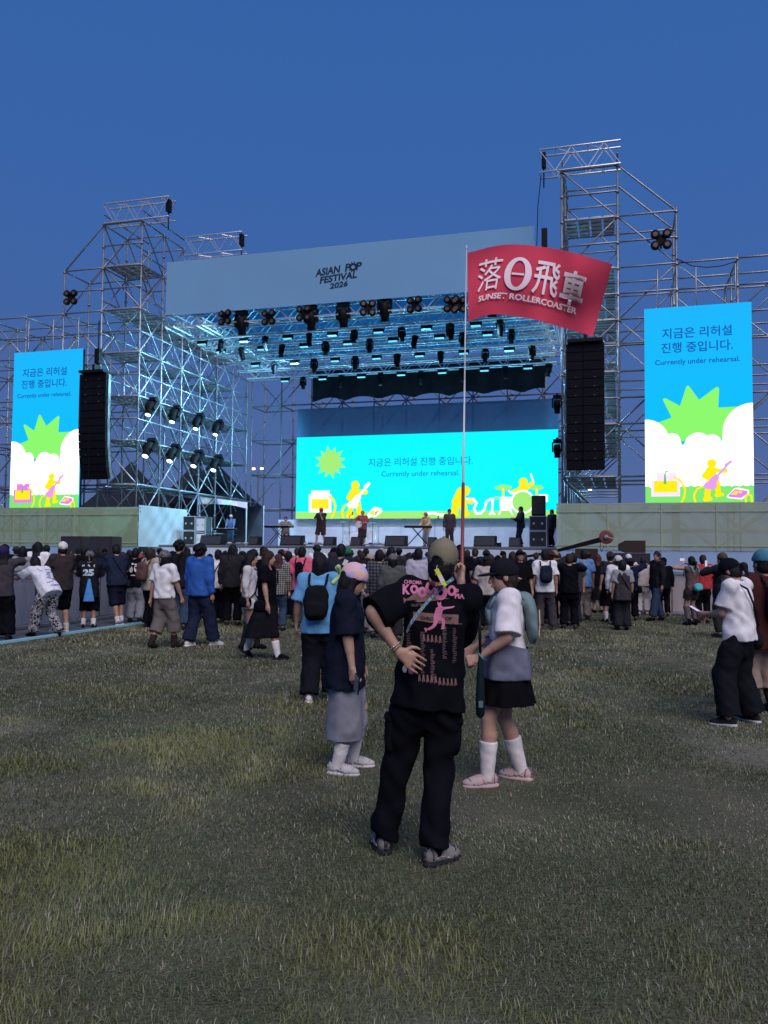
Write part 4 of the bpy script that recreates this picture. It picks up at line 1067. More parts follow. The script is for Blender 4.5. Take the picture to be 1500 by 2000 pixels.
# ------------------------------------------------------------------ cloth colours and patterns
def cloth(c, rough=.9):
    if isinstance(c, bpy.types.Material): return c
    return mat('cloth %.3f %.3f %.3f' % tuple(c[:3]), c, rough=rough, noise=.12, nscale=14, bump=.25, bscale=220, spec=.06)
def skin(c): return mat('skin %.2f' % c[0], c, rough=.5, noise=.06, nscale=10, spec=.35)
SKIN = [(.36, .205, .145), (.40, .235, .17), (.33, .18, .125)]
def hairm(c): return mat('hair %.3f %.3f' % (c[0], c[1]), c, rough=.5, noise=.4, nscale=60, bump=.5, bscale=150, spec=.22)
HB = (.006, .0055, .007); HBR = (.028, .014, .010)
def pattern(key, kind, cols, scale=8.0):
    if key in MATS: return MATS[key]
    m = bpy.data.materials.new(key); m.use_nodes = True; nt = m.node_tree; b = nt.nodes['Principled BSDF']; b.inputs['Roughness'].default_value = .9; b.inputs['Specular IOR Level'].default_value = .15
    tc = nt.nodes.new('ShaderNodeTexCoord'); rp = nt.nodes.new('ShaderNodeValToRGB')
    if kind == 'plaid':
        ws = []
        for d in ('X', 'Z'):
            w = nt.nodes.new('ShaderNodeTexWave'); w.bands_direction = d; w.inputs['Scale'].default_value = scale; nt.links.new(tc.outputs['Object'], w.inputs['Vector']); ws.append(w)
        mm = nt.nodes.new('ShaderNodeMath'); mm.operation = 'ADD'; nt.links.new(ws[0].outputs['Fac'], mm.inputs[0]); nt.links.new(ws[1].outputs['Fac'], mm.inputs[1])
        m2 = nt.nodes.new('ShaderNodeMath'); m2.operation = 'MULTIPLY'; m2.inputs[1].default_value = .5; nt.links.new(mm.outputs[0], m2.inputs[0]); src = m2.outputs[0]
    else:
        n = nt.nodes.new('ShaderNodeTexVoronoi' if kind == 'print' else 'ShaderNodeTexNoise'); n.inputs['Scale'].default_value = scale
        nt.links.new(tc.outputs['Object'], n.inputs['Vector'])
        if kind == 'print':
            n2 = nt.nodes.new('ShaderNodeTexNoise'); n2.inputs['Scale'].default_value = scale * 1.4; n2.inputs['Detail'].default_value = 4; n2.inputs['Distortion'].default_value = 1.5; nt.links.new(tc.outputs['Object'], n2.inputs['Vector']); src = n2.outputs['Fac']
        else: n.inputs['Detail'].default_value = 3; n.inputs['Distortion'].default_value = .8; src = n.outputs['Fac']
    nt.links.new(src, rp.inputs[0]); nt.links.new(rp.outputs[0], b.inputs['Base Color'])
    es = rp.color_ramp.elements; k = len(cols); lo, hi = (.1, .9) if kind == 'plaid' else (.36, .64)
    if kind in ('plaid', 'print'): rp.color_ramp.interpolation = 'CONSTANT'
    for i, c in enumerate(cols):
        p = lo + (hi - lo) * i / max(1, k - 1)
        e = es[0] if i == 0 else (es[1] if i == 1 else es.new(p)); e.position = p; e.color = tuple(c) + (1,)
    MATS[key] = m; return m

# ------------------------------------------------------------------ the figure
def ik(a, b, l1, l2, pole):
    a = np.array(a, float); b = np.array(b, float); d = b - a; L = np.linalg.norm(d)
    if L > (l1 + l2) * .999: b = a + d / L * (l1 + l2) * .999; d = b - a; L = np.linalg.norm(d)
    e = d / L; x = (L * L + l1 * l1 - l2 * l2) / (2 * L); h = math.sqrt(max(0, l1 * l1 - x * x))
    p = np.array(pole, float); p = p - e * (p @ e); p /= max(1e-6, np.linalg.norm(p)); return a + e * x + p * h, b
def rot(ax, t):
    c, s_ = math.cos(t), math.sin(t)
    return np.array({'x': [[1, 0, 0], [0, c, -s_], [0, s_, c]], 'y': [[c, 0, s_], [0, 1, 0], [-s_, 0, c]], 'z': [[c, -s_, 0], [s_, c, 0], [0, 0, 1]]}[ax])
class Skel:
    def __init__(s, lean=0, side=0, twist=0, head=(0, 0), hands=None, feet=None, poles=None, hipz=.93, hip=(0, 0), kneepole=None, headroll=0):
        s.hip = V3(hip[0], hip[1], hipz); s.T = rot('y', R(side)) @ rot('x', -R(lean)) @ rot('z', R(twist))
        w = lambda p: s.hip + s.T @ V3(*p)
        s.w = w; s.neck = w((0, -.01, .52)); s.H = s.T @ rot('z', R(head[0])) @ rot('x', -R(head[1])) @ rot('y', R(headroll)); s.headc = s.neck + s.T @ V3(0, 0, .045) + s.H @ V3(0, .025, .095)
        s.sh = [w((-.178, -.005, .475)), w((.178, -.005, .475))]
        hands = hands or [None, None]; poles = poles or [None, None]; feet = feet or [None, None]; s.el, s.wr = [], []
        for i, sg in enumerate((-1, 1)):
            t = hands[i]
            t = s.sh[i] + V3(sg * .07, .03, -.535) if t is None else V3(*t)
            e, b = ik(s.sh[i], t, .285, .26, poles[i] or (sg * .5, -1, -.1)); s.el.append(e); s.wr.append(b)
        s.ft, s.kn, s.hj, s.fyaw, s.fpitch = [], [], [], [], []
        for i, sg in enumerate((-1, 1)):
            t = feet[i] or (sg * .11, 0, 0, -sg * 8, 0)
            t = tuple(t) + (0,) * (5 - len(t))
            j = s.hip + V3(sg * .088, 0, -.02); a = V3(t[0], t[1], t[2] + .085)
            kp = (kneepole or [(0, 1, 0)] * 2)[i]
            k, b = ik(j, a, .43, .42, kp); s.hj.append(j); s.kn.append(k); s.ft.append(b); s.fyaw.append(R(t[3])); s.fpitch.append(R(t[4]))
BB = (-.75, -.75, -.02), (.75, .75, 2.2)
def bounds(pts, m):
    P = np.array(pts); return P.min(0) - m, P.max(0) + m

def body_mesh(k, vox, fingers=None, chest=0.0):
    pts = k.sh + k.el + k.wr + k.ft + k.kn + [k.headc, k.neck, k.hip]; lo, hi = bounds(pts, .24); lo[2] = max(lo[2], -.01)
    F = Field(lo, hi, vox); T = (k.T, k.hip)
    F.loft([(-.10, 0, 0, .13, .095), (-.02, 0, 0, .158, .108), (.06, 0, .0, .145, .1), (.17, 0, .0, .122, .088), (.33, 0, .0, .145, .10), (.43, 0, -.005, .15, .095), (.5, 0, -.01, .10, .07), (.53, 0, -.01, .06, .055)], .02, T)
    for i in (0, 1):
        F.cone(k.sh[i], k.el[i], .052, .040, .03); F.cone(k.el[i], k.wr[i], .042, .026, .012)
        F.cone(k.el[i] + (k.wr[i] - k.el[i]) * .1, k.el[i] + (k.wr[i] - k.el[i]) * .45, .044, .037, .01)
        F.cone(k.hj[i], k.kn[i], .088, .056, .03); F.cone(k.kn[i], k.ft[i], .055, .036, .02); q = k.kn[i] + (k.ft[i] - k.kn[i]) * .3 - V3(0, .012, 0); F.cone(k.kn[i] + (k.ft[i] - k.kn[i]) * .12, q, .05, .054, .02); F.cone(q, k.ft[i], .052, .036, .02)
        hand(F, k, i, (fingers or [None, None])[i], vox)
    F.cone(k.neck + k.T @ V3(0, -.005, -.03), k.headc + k.H @ V3(0, -.02, -.05), .054, .052, .015)
    hm = k.H
    F.ell(k.headc + hm @ V3(0, -.008, .015), (.076, .096, .108), .01, M=hm)
    F.ell(k.headc + hm @ V3(0, .026, -.062), (.055, .062, .056), .03, M=hm)
    F.ell(k.headc + hm @ V3(0, .058, -.095), (.024, .022, .02), .02, M=hm)
    F.cone(k.headc + hm @ V3(0, .09, .012), k.headc + hm @ V3(0, .108, -.032), .010, .015, .012)
    if vox < .012:
        F.ell(k.headc + hm @ V3(0, .092, -.066), (.022, .012, .010), .008, M=hm)
        for sg in (-1, 1): F.ell(k.headc + hm @ V3(sg * .032, .083, .012), (.016, .012, .011), .004, 's', hm) if False else None
    for sg in (-1, 1): F.ell(k.headc + hm @ V3(sg * .077, -.008, -.012), (.012, .02, .032), .006, M=hm)
    return F.mesh('body')
def hand(F, k, i, spec, vox):
    sg = (-1, 1)[i]; wv = k.wr[i]; d = k.wr[i] - k.el[i]; d = d / np.linalg.norm(d)
    sp = spec or {}
    if 'dir' in sp: d = V3(*sp['dir']); d /= np.linalg.norm(d)
    up = V3(*sp.get('back', (sg * 1.0, -.15, .0))); up = up - d * (up @ d); up /= max(1e-6, np.linalg.norm(up)); side = np.cross(d, up) * sg       # towards the thumb
    if sp.get('flip'): side = -side
    pc = wv + d * .05
    for t in (-.024, -.008, .008, .024): F.cone(wv + d * .005 + side * t * .6, wv + d * .085 + side * t * 1.15, .0165, .0135, .012)
    if vox > .012:
        F.cone(wv + d * .06, wv + d * .15 - up * .02, .03, .016, .02); F.cone(wv + d * .03 + side * .02, wv + d * .085 + side * .05, .016, .012, .01); return
    curl = sp.get('curl', .35)
    for j, t in enumerate((-.0315, -.0105, .0105, .0315)):
        L = (.062, .075, .08, .072)[j]; b = wv + d * .088 + side * t * (1 + sp.get('spread', .1)); r = .0082
        c1 = curl * (1.1 - .1 * j); dd = d * math.cos(c1) - up * math.sin(c1) + side * t * sp.get('spread', .1) * 6; p1 = b + dd * L * .45
        dd = d * math.cos(2.2 * c1) - up * math.sin(2.2 * c1); p2 = p1 + dd * L * .32; dd = d * math.cos(3.1 * c1) - up * math.sin(3.1 * c1); p3 = p2 + dd * L * .26
        F.cone(b - d * .02, b, r + .003, r + .002, .006); F.cone(b, p1, r + .0015, r, .003); F.cone(p1, p2, r, r - .0008, .002); F.cone(p2, p3, r - .0008, r - .002, .002)
    b = wv + d * .028 + side * .026; tc = sp.get('thumb', .6)
    p1 = b + (d * .6 + side * (1 - .5 * tc) - up * .35 * tc) * .036; p2 = p1 + (d * .85 + side * (.45 - .6 * tc) - up * .5 * tc) * .030; p3 = p2 + (d * .9 + side * (.2 - .6 * tc) - up * .5 * tc) * .024
    F.cone(wv + d * .01 + side * .012, b, .016, .014, .012); F.cone(b, p1, .0135, .0105, .006); F.cone(p1, p2, .0105, .0092, .002); F.cone(p2, p3, .0092, .007, .002)

def top_mesh(k, vox, hem=-.12, ease=.03, sl=.85, slr=.075, slr2=.085, seed=0, fold=.006, flare=.0, body=1.0, long=False, neck=.085, boxy=2.5, droop=0.0):
    pts = k.sh + k.el + ([w for w in k.wr] if sl > 1 else []) + [k.hip + k.T @ V3(0, 0, hem), k.neck]; lo, hi = bounds(pts, .3); F = Field(lo, hi, vox); T = (k.T, k.hip); e = ease
    secs = [(hem, 0, 0, (.155 + e + flare) * body, .115 + e + flare * .7), (.0, 0, 0, (.16 + e + flare * .6) * body, .113 + e + flare * .5), (.17, 0, 0, (.142 + e + flare * .3) * body, .10 + e), (.33, 0, 0, .155 + e, .108 + e * .8), (.43, 0, -.005, .165 + e * .6, .10 + e * .5), (.485, 0, -.01, .135, .078), (.525, 0, -.012, neck, neck * .85)]
    F.loft(secs, .02, T, boxy, rip=(5, .035 + flare * .5, seed * 1.3))
    for i in (0, 1):
        f = min(sl, 1.0); q = k.sh[i] + (k.el[i] - k.sh[i]) * f
        if sl > .3: F.cone(k.neck + k.T @ V3((-.03, .03)[i], -.012, -.025), k.sh[i] + k.T @ V3((.03, -.03)[i], -.005, .012), .058, min(slr, .075), .03)
        F.cone(k.sh[i] + k.T @ V3((.05, -.05)[i], 0, -.005), k.sh[i], .07, slr, .03); F.cone(k.sh[i], q - V3(0, 0, droop), slr, slr2, .035, flat=sl <= 1)
        if sl > 1:
            f2 = sl - 1; q2 = k.el[i] + (k.wr[i] - k.el[i]) * f2; F.cone(k.el[i], q2, slr2 * .95, slr2 * .68, .02, flat=True)
    if fold: F.folds(fold, seed)
    z = k.hip + k.T @ V3(0, 0, hem); F.cut(-k.T[:, 2], z)
    nb = k.neck + k.T @ V3(0, 0, .012); F.cone(k.neck - k.T @ V3(0, 0, .02), k.neck + k.T @ V3(0, 0, .2), .058, .075, 0, 's')
    return F.mesh('top')
def pants_mesh(k, vox, length=1.95, rk=.095, ra=.1, seed=0, fold=.006, rt=.11, waist=.07):
    pts = k.hj + k.kn + k.ft + [k.hip + V3(0, 0, .12)]; lo, hi = bounds(pts, .2); F = Field(lo, hi, vox)
    F.loft([(-.24, 0, -.008, .07, .06), (-.17, 0, -.008, .11, .088), (-.1, 0, -.008, .16, .112), (0, 0, -.010, .170, .114), (waist, 0, 0, .145, .10)], .02, (k.T if abs(k.T[1, 2]) < .25 else np.eye(3), k.hip), 2.3)
    for i in (0, 1):
        f = min(1, length); q = k.hj[i] + (k.kn[i] - k.hj[i]) * f
        r0_ = min(rt, .096); m_ = k.hj[i] + (k.kn[i] - k.hj[i]) * .38 * f; F.cone(k.hj[i], m_, r0_, rt, .02); F.cone(m_, q, rt, rk + (rt - rk) * (1 - f), .035, flat=length <= 1)
        if length > 1:
            q2 = k.kn[i] + (k.ft[i] - k.kn[i]) * (length - 1); F.cone(k.kn[i], q2, rk, ra, .02, flat=True)
    if fold: F.folds(fold, seed + 50, 1.0, 1.3)
    return F.mesh('trousers')
def skirt_mesh(k, vox, z1=.45, r0=.15, r1=.27, seed=0, n=9, amp=.06, z0=1.02, fold=.004, sway=(0, 0)):
    F = Field((-.5 + k.hip[0], -.5 + k.hip[1], z1 - .05), (.5 + k.hip[0], .5 + k.hip[1], z0 + .1), vox); hx, hy = k.hip[0], k.hip[1]; zm = (z0 + z1) / 2
    F.loft([(z1, hx + sway[0], hy + sway[1], r1, r1 * .82), (zm, hx + sway[0] * .4, hy + sway[1] * .4, r0 + (r1 - r0) * .62, (r0 + (r1 - r0) * .62) * .8), (.92, hx, hy, max(.175, r0 * 1.12), .14), (z0, hx, hy, r0, r0 * .76)], .0, None, 2.1, rip=(n, amp, seed))
    for i in (0, 1): F.cone(k.hj[i] + (k.kn[i] - k.hj[i]) * .35, k.kn[i] + (k.ft[i] - k.kn[i]) * .3, .102, .084, .04)
    if fold: F.folds(fold, seed + 20)
    F.cut((0, 0, -1), (0, 0, z1)); return F.mesh('skirt')
def shoe_mesh(k, i, vox, hi_top=.0, chunky=0.0):
    a = k.ft[i]; M = rot('z', k.fyaw[i]) @ rot('x', k.fpitch[i]); o = a - V3(0, 0, .0)
    F = Field(a - V3(.26, .26, .14), a + V3(.26, .26, .2), vox); c = chunky
    pos = lambda *q: a + M @ V3(*q)
    F.ell(pos(0, -.018, -.035), (.040 + c, .056 + c, .052 + c * .5), .015, M=M); F.ell(pos(0, .105, -.055), (.047 + c, .085 + c, .034 + c * .4), .03, M=M); F.ell(pos(0, .05, -.038), (.042 + c, .085, .043), .02, M=M)
    if hi_top: F.cone(pos(0, -.01, -.02), pos(0, -.008, hi_top), .047, .05, .015, flat=True)
    F.cut(-M[:, 2], pos(0, 0, -.084)); return F.mesh('shoe')
def sole_mesh(k, i, vox, chunky=0.0):
    a = k.ft[i]; M = rot('z', k.fyaw[i]) @ rot('x', k.fpitch[i]); F = Field(a - V3(.26, .26, .16), a + V3(.26, .26, .1), vox); pos = lambda *q: a + M @ V3(*q); c = chunky
    F.ell(pos(0, -.022, -.075), (.044 + c, .06 + c, .022), .01, M=M, p=2.6); F.ell(pos(0, .1, -.077), (.05 + c, .093 + c, .020), .02, M=M, p=2.6); F.ell(pos(0, .04, -.076), (.042 + c, .1, .02), .01, M=M, p=2.6)
    F.cut(-M[:, 2], pos(0, 0, -.0865)); return F.mesh('sole')
def sock_mesh(k, i, vox, z=.35):
    F = Field(k.ft[i] - V3(.2, .2, .1), np.maximum(k.ft[i], k.kn[i]) + V3(.2, .2, .05), vox); q = k.ft[i] + (k.kn[i] - k.ft[i]) * z
    F.cone(k.ft[i] - V3(0, 0, .03), q - V3(0, .008 * z, 0), .048, .049 + .036 * z, .01, flat=True); F.folds(.002, 3, 2); return F.mesh('sock')
def hair_mesh(k, vox, kind='short', seed=0, L=.3, side=0, puff=0.0):
    hm = k.H; c = k.headc; g = lambda *q: c + hm @ V3(*q); F = Field(c - V3(.3, .32, .25 + (L if kind in ('long', 'pony', 'braid', 'bob') else 0)), c + V3(.3, .3, .25), vox); pf = puff
    F.ell(g(0, -.016, .026), (.086 + pf, .104 + pf, .108 + pf), .01, M=hm)
    F.ell(g(0, -.04, -.035), (.080 + pf, .075 + pf, .085), .02, M=hm)
    if kind == 'bob':
        for sg in (-1, 1): F.cone(g(sg * .062, -.005, .0), g(sg * .068, .0, -.115), .034, .036, .03)
        F.cone(g(0, -.055, 0), g(0, -.05, -.12), .07, .062, .03)
    if kind == 'long':
        tv = k.T @ V3(0, -.06, -L); 
        for sg in (-1, 0, 1): F.cone(g(sg * .058, -.04, -.02), g(sg * .05, -.05, -.12) + tv * .35, .042, .05, .03); F.cone(g(sg * .05, -.05, -.12) + tv * .35, g(sg * .05, -.05, -.1) + tv, .05, .028, .03)
        for sg in (-1, 1): F.cone(g(sg * .07, -.005, .02), g(sg * .078, .0, -.16), .028, .026, .02)
    if kind == 'pony': F.cone(g(0, -.1, .0), g(0, -.155, -.03), .03, .035, .02); F.cone(g(0, -.155, -.03), g(side, -.14, -.08 - L), .036, .014, .02)
    if kind == 'braid':
        for j in range(7): F.ell(g(side * (.9 + .02 * j), -.03 - .002 * j, -.09 - j * .032), (.026 - .0012 * j, .024, .024), .006)
    if kind == 'bun': F.ell(g(0, -.115, .05), (.045, .04, .045), .01)
    if kind == 'curly':
        rs = np.random.RandomState(seed)
        for _ in range(34):
            v = rs.randn(3); v /= np.linalg.norm(v); v[2] = abs(v[2]) * .9 - .25; v[1] -= .25; F.ell(g(v[0] * .09, v[1] * .1 - .01, v[2] * .11 + .03), (.03, .03, .03), .012)
    # keep the face free
    F.ell(g(0, .112, -.052), (.062, .072, .098), 0, 's', hm)
    if kind in ('short', 'curly', 'bun', 'pony', 'braid'): F.ell(g(0, .03, -.13), (.12, .09, .07), 0, 's', hm)
    F.folds(.0035 if vox > .01 else .0022, seed, 2.6, .35)
    return F.mesh('hair')
def cap_mesh(k, vox, brim=True, back_hole=False, tilt=11):
    hm = k.H @ rot('x', R(tilt)); c = k.headc; g = lambda *q: c + hm @ V3(*q); F = Field(c - V3(.25, .25, .2), c + V3(.28, .28, .26), vox)
    F.ell(g(0, -.010, .035), (.094, .114, .106), 0, M=hm)
    F.cut(-hm[:, 2], g(0, 0, -.004))
    F.ell(g(0, -.010, .015), (.084, .103, .094), 0, 's', hm)
    if back_hole: F.ell(g(-.012, -.115, .012), (.038, .06, .036), 0, 's', hm)
    F.ell(g(0, -.008, .144), (.011, .011, .008), .004, M=hm)
    if brim:
        b = Field(c - V3(.28, .28, .2), c + V3(.28, .28, .26), vox); M2 = hm @ rot('x', R(-10)); b.ell(g(0, .105, .010), (.082, .098, max(.012, vox * .9)), 0, M=M2, p=2.3); b.ell(g(0, -.01, .02), (.082, .10, .09), 0, 's', hm); F.f[:] = F.f
        return F.mesh('cap'), b.mesh('brim')
    return F.mesh('cap'), None
def bandana_mesh(k, vox, knot=True):
    hm = k.H; c = k.headc; g = lambda *q: c + hm @ V3(*q); F = Field(c - V3(.25, .3, .25), c + V3(.25, .25, .25), vox); h2 = hm @ rot('x', R(7))
    F.ell(g(0, -.012, .032), (.097, .118, .112), 0, M=hm); F.cut(-h2[:, 2], g(0, 0, .006)); F.folds(.0028, 4, 1.6)
    b = Field(c - V3(.25, .35, .35), c + V3(.25, .2, .2), vox)
    b.ell(g(0, -.118, -.012), (.022, .022, .02), .005); b.cone(g(0, -.12, -.01), g(.04, -.165, .05), .012, .02, .008); b.cone(g(0, -.12, -.012), g(-.03, -.17, .035), .012, .022, .008); b.cone(g(0, -.12, -.01), g(.015, -.155, -.09), .014, .02, .008)
    return F.mesh('bandana'), (b.mesh('knot') if knot else None)
def beanie_mesh(k, vox):
    hm = k.H; c = k.headc; g = lambda *q: c + hm @ V3(*q); F = Field(c - V3(.22, .25, .2), c + V3(.22, .22, .26), vox); F.ell(g(0, -.012, .04), (.098, .116, .118), 0, M=hm); F.cut(-hm[:, 2], g(0, 0, .025)); F.folds(.003, 9, 1.5); return F.mesh('beanie')
def backpack_mesh(k, vox, w=.145, h=.21, d=.075, z=.27):
    T = k.T; g = lambda *q: k.hip + T @ V3(*q); F = Field(k.hip - V3(.5, .6, .35), k.hip + V3(.5, .5, .85), vox)
    F.ell(g(0, -.16 - d, z), (w, d, h), .01, M=T, p=3.2); F.ell(g(0, -.165 - d * 1.8, z - h * .35), (w * .78, d * .5, h * .45), .015, M=T, p=3.0); F.folds(.003, 5)
    return F.mesh('backpack')
def strap_curve(k, side, r=.016, z0=.3):
    T = k.T; g = lambda *q: k.hip + T @ V3(*q); sg = side
    return MB().path([g(sg * .07, -.17, z0 + .06), g(sg * .10, -.155, .44), g(sg * .105, -.09, .53), g(sg * .11, .0, .545), g(sg * .115, .09, .50), g(sg * .12, .145, .40), g(sg * .13, .14, .28)], r, 6)
def person(spec):
    """builds one person as an Empty with its parts and places it"""
    k = Skel(**spec.get('pose', {})); vox = spec['vox']; seed = spec.get('seed', 1); s = spec.get('h', 1.68) / 1.70
    root = empty('person', spec['at'], R(spec.get('rz', 0)), spec['label'], 'person', spec.get('group')); root.scale = (s, s, s)
    P = {}
    P['body'] = place('body', body_mesh(k, vox * (.8 if vox < .012 else 1), spec.get('fingers')), skin(spec.get('skin', SKIN[seed % 3])), root)
    t = spec.get('top')
    if t: P['top'] = place(t.get('name', 'shirt'), top_mesh(k, vox, seed=seed, **t.get('a', {})), cloth(t['c']), root)
    t2 = spec.get('over')
    if t2: P['over'] = place(t2.get('name', 'vest'), top_mesh(k, vox, seed=seed + 9, **t2.get('a', {})), cloth(t2['c']), root)
    b = spec.get('bottom')
    if b:
        if b.get('kind') == 'skirt': P['bottom'] = place('skirt', skirt_mesh(k, vox, seed=seed, **b.get('a', {})), cloth(b['c']), root)
        else: P['bottom'] = place(b.get('name', 'trousers'), pants_mesh(k, vox, seed=seed, **b.get('a', {})), cloth(b['c']), root)
    sh = spec.get('shoes', {'c': (.02, .02, .022)})
    for i in (0, 1):
        o = place('shoe', shoe_mesh(k, i, min(vox, .012), sh.get('hi', 0), sh.get('chunky', 0)), cloth(sh['c'], .6), root)
        if sh.get('sole'): place('sole', sole_mesh(k, i, min(vox, .008), sh.get('chunky', 0)), cloth(sh['sole'], .7), o)
        if spec.get('socks'): place('sock', sock_mesh(k, i, min(vox, .012), spec['socks'][1]), cloth(spec['socks'][0]), root)
    h = spec.get('hair', ('short', HB))
    if h: P['hair'] = place('hair', hair_mesh(k, min(vox, .014), h[0], seed, *(h[2:])), hairm(h[1]), root)
    ht = spec.get('hat')
    if ht:
        if ht[0] == 'cap':
            c_, b_ = cap_mesh(k, min(vox, .012), True, ht[2] if len(ht) > 2 else False); o = place('cap', c_, cloth(ht[1]), root); place('brim', b_, cloth(ht[1]), o); P['cap'] = o
        elif ht[0] == 'bandana':
            c_, b_ = bandana_mesh(k, min(vox, .012)); o = place('bandana', c_, cloth(ht[1]), root); place('knot', b_, cloth(ht[2] if len(ht) > 2 else ht[1]), o); P['cap'] = o
        else: P['cap'] = place('hat', beanie_mesh(k, min(vox, .012)), cloth(ht[1]), root)
    bp = spec.get('pack')
    if bp:
        o = place('backpack', backpack_mesh(k, vox, **(bp[1] if len(bp) > 1 else {})), cloth(bp[0], .8), root); P['pack'] = o
        for sg in (-1, 1): strap_curve(k, sg, .015).build('strap', cloth(bp[0], .8), o, True)
    cb = spec.get('sling')                                          # crossbody strap with a bag at the hip
    if cb:
        T = k.T; g = lambda *q: k.hip + T @ V3(*q); sg = cb[1]; e = .025
        o = MB().path([g(-sg * .10, .0, .54), g(-sg * .09, -.125 - e, .45), g(0, -.145 - e, .28), g(sg * .12, -.13 - e, .08), g(sg * .19, -.06, -.02)], .011, 5).build('bag_strap', cloth(cb[0]), root)
        MB().path([g(-sg * .10, .0, .54), g(-sg * .09, .11 + e, .45), g(0, .145 + e, .28), g(sg * .14, .13, .08), g(sg * .19, .05, -.02)], .011, 5).build('bag_strap', cloth(cb[0]), root)
        F = Field(g(sg * .21, -.03, -.1) - .22, g(sg * .21, -.03, -.1) + .22, min(vox, .014)); F.ell(g(sg * .215, -.03, -.09), (.055, .12, .09), 0, M=T, p=2.8); F.folds(.003, 2); place('bag', F.mesh('bag'), cloth(cb[2] if len(cb) > 2 else cb[0]), root)
    if spec.get('face'): face_parts(root, k)
    root['seed'] = seed; del root['seed']
    return root, P, k
def face_parts(root, k):
    hm = k.H; c = k.headc; g = lambda *q: Vector(c + hm @ V3(*q)); M3 = Matrix([list(r) for r in hm])
    dk = mat('eye dark', (.01, .008, .008), rough=.2); br = mat('eyebrow', (.015, .012, .01)); lp = mat('lips', (.30, .11, .10), rough=.45)
    for sg in (-1, 1):
        b = MB().lathe([(.002, -.008), (.011, -.005), (.013, 0), (.011, .005), (.002, .008)], (0, 0, 0), 10); b.v = [M3 @ Vector((p.x, p.z * .9, p.y * .55)) + g(sg * .033, .0835, .010) for p in b.v]; b.build('eye', dk, root, True)
        b = MB().path([Vector((sg * .016, .094, .030)), Vector((sg * .034, .089, .036)), Vector((sg * .052, .074, .031))], .0035, 5); b.v = [M3 @ p + Vector(c) for p in b.v]; b.build('eyebrow', br, root)
    b = MB().lathe([(.002, -.006), (.018, -.003), (.021, 0), (.018, .003), (.002, .006)], (0, 0, 0), 12); b.v = [M3 @ Vector((p.x, p.z * 1.1, p.y * .4)) + g(0, .1, -.066) for p in b.v]; b.build('lips', lp, root, True)
# ------------------------------------------------------------------ wardrobe shorthands
def tee(c, **a): return {'c': c, 'name': 'tee_shirt', 'a': dict(dict(hem=-.12, ease=.03, sl=.82, slr=.074, slr2=.088, fold=.0085), **a)}
def jacket(c, **a): return {'c': c, 'name': 'jacket', 'a': dict(dict(hem=-.13, ease=.045, sl=1.95, slr=.08, slr2=.075), **a)}
def tank(c, **a): return {'c': c, 'name': 'tank_top', 'a': dict(dict(hem=-.06, ease=.015, sl=.1, slr=.06, slr2=.05), **a)}
def pants(c, **a): return {'c': c, 'a': dict(dict(length=1.93, rk=.085, ra=.085, rt=.105), **a)}
def wide(c, **a): return {'c': c, 'a': dict(dict(length=1.97, rk=.115, ra=.125, rt=.12), **a)}
def shorts(c, **a): return {'c': c, 'name': 'shorts', 'a': dict(dict(length=1.05, rk=.11, ra=.11, rt=.115), **a)}
def skirt(c, **a): return {'c': c, 'kind': 'skirt', 'a': a}
BLK = (.0042, .0045, .0075); NAVY = (.008, .013, .038); CHAR = (.020, .019, .024); WHITE = (.72, .70, .72); GREY = (.22, .23, .25); LGREY = (.42, .42, .46)
DENIM = (.035, .055, .10); OLIVE = (.06, .06, .04); BEIGE = (.34, .28, .22); PINK = (.62, .12, .20); SKY = (.16, .36, .62); BLUE = (.03, .10, .36); TAN = (.36, .24, .15); RED = (.42, .04, .05)
MAIN = {}

# ------------------------------------------------------------------ the flag bearer
spec = dict(label='person in khaki cap and pink-printed black shirt, hand on hip, holding the flagpole', at=(.24, 4.60, 0), h=1.715, rz=0, vox=.0075, seed=3, skin=(.37, .215, .155),
    pose=dict(side=6, lean=-1, twist=-3, head=(-14, 4), hip=(.02, 0), hands=[(-.17, -.185, 1.115), (.235, .26, 1.47)], poles=[(-1, -.45, .1), (-.05, -.1, -1)], feet=[(-.255, .09, 0, 14), (.05, -.10, 0, -52)]),
    fingers=[dict(dir=(.75, -.05, -.42), back=(-.15, -1, .1), curl=.16, spread=.25, thumb=.1), dict(dir=(.05, .5, .9), back=(.9, .3, -.2), curl=1.0, thumb=1.0)],
    top=dict(c=BLK, name='tee_shirt', a=dict(hem=-.125, ease=.036, flare=.026, sl=1.0, slr=.088, slr2=.112, fold=.0085, boxy=2.4, droop=.02)), bottom=dict(c=(.0045, .0048, .008), a=dict(length=1.99, rk=.090, ra=.087, rt=.110, fold=.010)),
    shoes=dict(c=(.19, .178, .17), chunky=.003, sole=(.02, .02, .025)), socks=(BLK, .4), hair=('short', HB), hat=('cap', (.185, .165, .115), True))
root, P, k = person(spec); MAIN['root'] = root
SC = root.scale[0]; SX = SC * .90; root.scale = (SX, SC * .96, SC)
# cargo pockets
for i, sg in enumerate((-1, 1)):
    q = k.hj[i] + (k.kn[i] - k.hj[i]) * .62; F = Field(q - .2, q + .2, .009); F.ell(q + V3(sg * .085, .0, 0), (.040, .075, .10), 0, p=3.0); F.ell(q + V3(sg * .092, .0, .085), (.038, .08, .026), .006, p=3.0); F.folds(.004, 8); place('cargo_pocket', F.mesh('cargo_pocket'), cloth((.0045, .0048, .008)), root)
